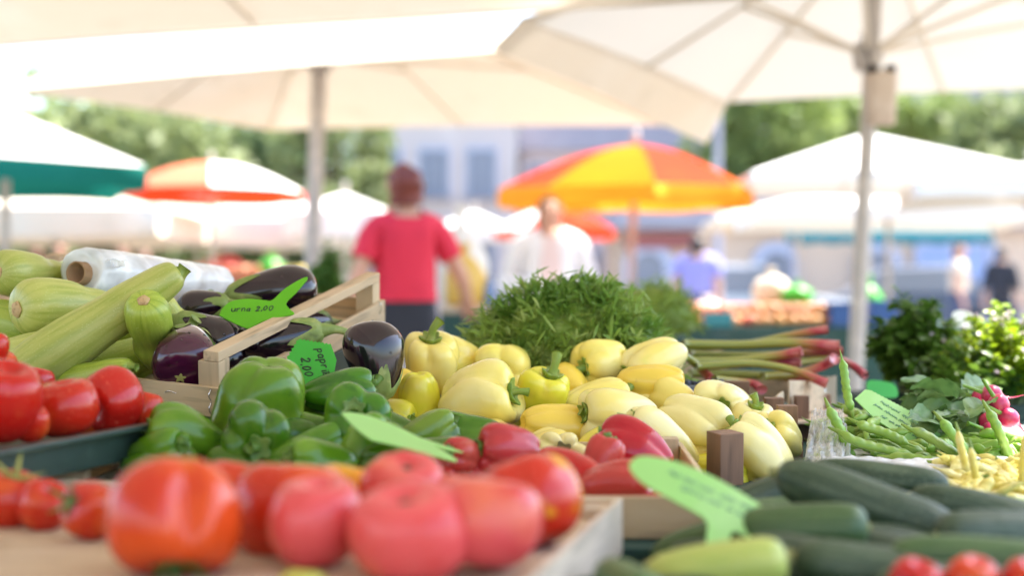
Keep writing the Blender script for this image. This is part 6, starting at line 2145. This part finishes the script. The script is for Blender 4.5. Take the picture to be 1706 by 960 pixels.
# ------------------------------------------------------------------ cars
def car(label, c, face, paint='carw'):
    r = root('parked_car', label, 'car', c, Quaternion((0, 0, 1), face), 'parked cars beyond the stalls')
    def loft(secs):
        V = []
        for (y, pr) in secs:
            V += [(x, y, z) for x, z in pr]
        n = len(secs[0][1])
        F = [[k * n + i, k * n + (i + 1) % n, (k + 1) * n + (i + 1) % n, (k + 1) * n + i] for k in range(len(secs) - 1) for i in range(n)]
        return np.array(V), F + [list(range(n))[::-1], [(len(secs) - 1) * n + i for i in range(n)]]
    pr = [(-2.0, .30), (2.0, .30), (2.06, .55), (1.98, .78), (1.15, .92), (-1.55, .95), (-1.98, .85), (-2.06, .5)]
    b = loft([(-.84, [(x * .97, z * .99) for x, z in pr]), (-.80, pr), (.80, pr), (.84, [(x * .97, z * .99) for x, z in pr])])
    add('body', bev(mk('body', *b, False), .05, 3), r, M[paint])
    cb = [(-1.5, .93), (1.1, .91), (.42, 1.40), (-1.05, 1.44)]
    g_ = loft([(-.76, cb), (-.60, [(x * .93, .95 + (z - .92) * 1.0) for x, z in cb]), (.60, [(x * .93, .95 + (z - .92) * 1.0) for x, z in cb]), (.76, cb)])
    add('windows', bev(mk('glass', *g_, False), .03, 2), r, M['winglass'])
    add('roof_panel', bev(mk('roof', *boxvf(1.35, 1.2, .04, (-.32, 0, 1.455)), False), .015), r, M[paint])
    for x in (-1.25, 1.28):
        for y in (-.80, .80):
            Rr = [(0, .09), (.18, .09), (.20, .10), (.30, .10), (.33, .05), (.33, -.05), (.30, -.10), (0, -.10)]
            w1 = add('wheel', mk('wheel', *lathe_plain(Rr, 24)), r, M['tyre'])
            w1.location = (x, y, .33)
            w1.rotation_euler = (PI / 2, 0, 0)
            h1 = add('hubcap', mk('hub', *lathe_plain([(0, .12), (.16, .105), (.17, .09), (0, .085)], 20)), w1, M['chrome'])
            if y > 0:
                h1.rotation_euler = (PI, 0, 0)
    for y in (-.95, .95):
        m1 = add('wing_mirror', mk('mirror', *disc_vf(.10, 0, .07, 16)), r, M['chrome'])
        m1.location = (.72, y, 1.0)
        m1.rotation_euler = (PI / 2, 0, 0)
    for y in (-.6, .6):
        h1 = add('headlight', mk('headlight', *disc_vf(.14, 0, .06, 16)), r, M['chrome'])
        h1.location = (2.03, y, .70)
        h1.rotation_euler = (0, PI / 2, 0)
    return r


car('white parked car behind the onion table, left of the white pole', at(1228, 26, 0), .12)
car('blue-grey parked car right of the white pole, before the arched window', at(1500, 27, 0), 3.0, 'carg')

# ------------------------------------------------------------------ trees
def tree(label, c, H, cw, ch_, n, leaf, mat, seed, trunk=.18, group='trees round the square'):
    rs = np.random.RandomState(seed)
    r = root('tree', label, 'tree', c, None, group)
    zc = H - ch_ * .5
    cl = []
    for k in range(46):
        v = rs.normal(size=3)
        v /= np.linalg.norm(v)
        q = rs.uniform(.35, 1) ** .6
        cl.append((v * np.array([cw * .5, cw * .5, ch_ * .5]) * q + np.array([0, 0, zc]), rs.uniform(.16, .30) * cw * .62))
    br = [tube([(0, 0, 0), (.04 * H * rs.normal() * .3, 0, H * .3), (.05 * rs.normal(), .05 * rs.normal(), H * .6)], [trunk * 1.25, trunk, trunk * .6], 10, 12)]
    for k in range(12):
        e = cl[rs.randint(len(cl))][0]
        z0 = rs.uniform(.28, .55) * H
        br.append(tube([(0, 0, z0), tuple((e * .5 + np.array([0, 0, z0 * .5]))), tuple(e)], [trunk * .45, trunk * .25, trunk * .06], 6, 8))
    add('trunk', mk('trunk', *join(br)), r, M['bark'])
    C = np.array([c_[0] for c_ in cl]); Rk = np.array([c_[1] for c_ in cl])
    idx = rs.randint(len(cl), size=n)
    d = rs.normal(size=(n, 3)); d /= np.linalg.norm(d, axis=1)[:, None]
    P0 = C[idx] + d * (Rk[idx] * rs.uniform(.55, 1.05, n))[:, None]
    u = rs.normal(size=(n, 3)); u /= np.linalg.norm(u, axis=1)[:, None]
    w_ = np.cross(u, rs.normal(size=(n, 3))); w_ /= np.linalg.norm(w_, axis=1)[:, None]
    s = leaf * rs.uniform(.6, 1.3, n)[:, None]
    V = np.stack([P0 - u * s, P0 + w_ * s * .45, P0 + u * s, P0 - w_ * s * .45], 1).reshape(-1, 3)
    F = np.arange(4 * n).reshape(-1, 4)
    add('crown', mk('crown', V, F, False), r, M[mat])
    return r


tree('broad green tree behind the green-bordered umbrella', at(-60, 27, 0), 4.7, 5.5, 4.0, 6500, .17, 'leaf_a', 1)
tree('green tree above the orange and white umbrella', at(260, 29, 0), 5.0, 5.2, 4.2, 6500, .17, 'leaf_a', 2)
tree('slim darker tree next to the grey-violet house', at(470, 31, 0), 5.0, 4.2, 4.2, 6000, .17, 'leaf_c', 3)
tree('light green tree between the two left-hand umbrella tops', at(120, 34, 0), 5.6, 5.5, 4.8, 6500, .2, 'leaf_b', 4)
tree('small tree in the gap beside the grey-violet house', at(548, 27, 0), 5.2, 2.2, 3.8, 3000, .16, 'leaf_a', 5)
tree('dark tall tree filling the gap behind the left-hand trees', at(370, 40, 0), 6.3, 7.5, 5.4, 7500, .22, 'leaf_a', 6)
tree('yellow-green tree above the orange umbrella and the white pyramid one', at(1275, 34, 0), 6.6, 3.6, 3.2, 4500, .18, 'leaf_b', 7)
tree('dark tree between the houses above the orange umbrella', at(1160, 42, 0), 6.2, 3.6, 4.0, 4500, .2, 'leaf_c', 8)
tree('green tree at the frame edge above the white umbrellas', at(1690, 36, 0), 6.2, 4.4, 4.2, 6000, .2, 'leaf_a', 9)
tree('green tree behind the hanging paper bag', at(1480, 43, 0), 6.8, 5.0, 2.2, 5000, .2, 'leaf_b', 10)
tree('dark green tree rising just beside the grey-violet house, between it and the slate one', at(840, 40, 0), 5.6, 2.4, 4, 3500, .2, 'leaf_c', 11)
tree('broad tree closing the view left of everything', at(-330, 30, 0), 5.5, 6, 4.6, 5000, .2, 'leaf_a', 12)
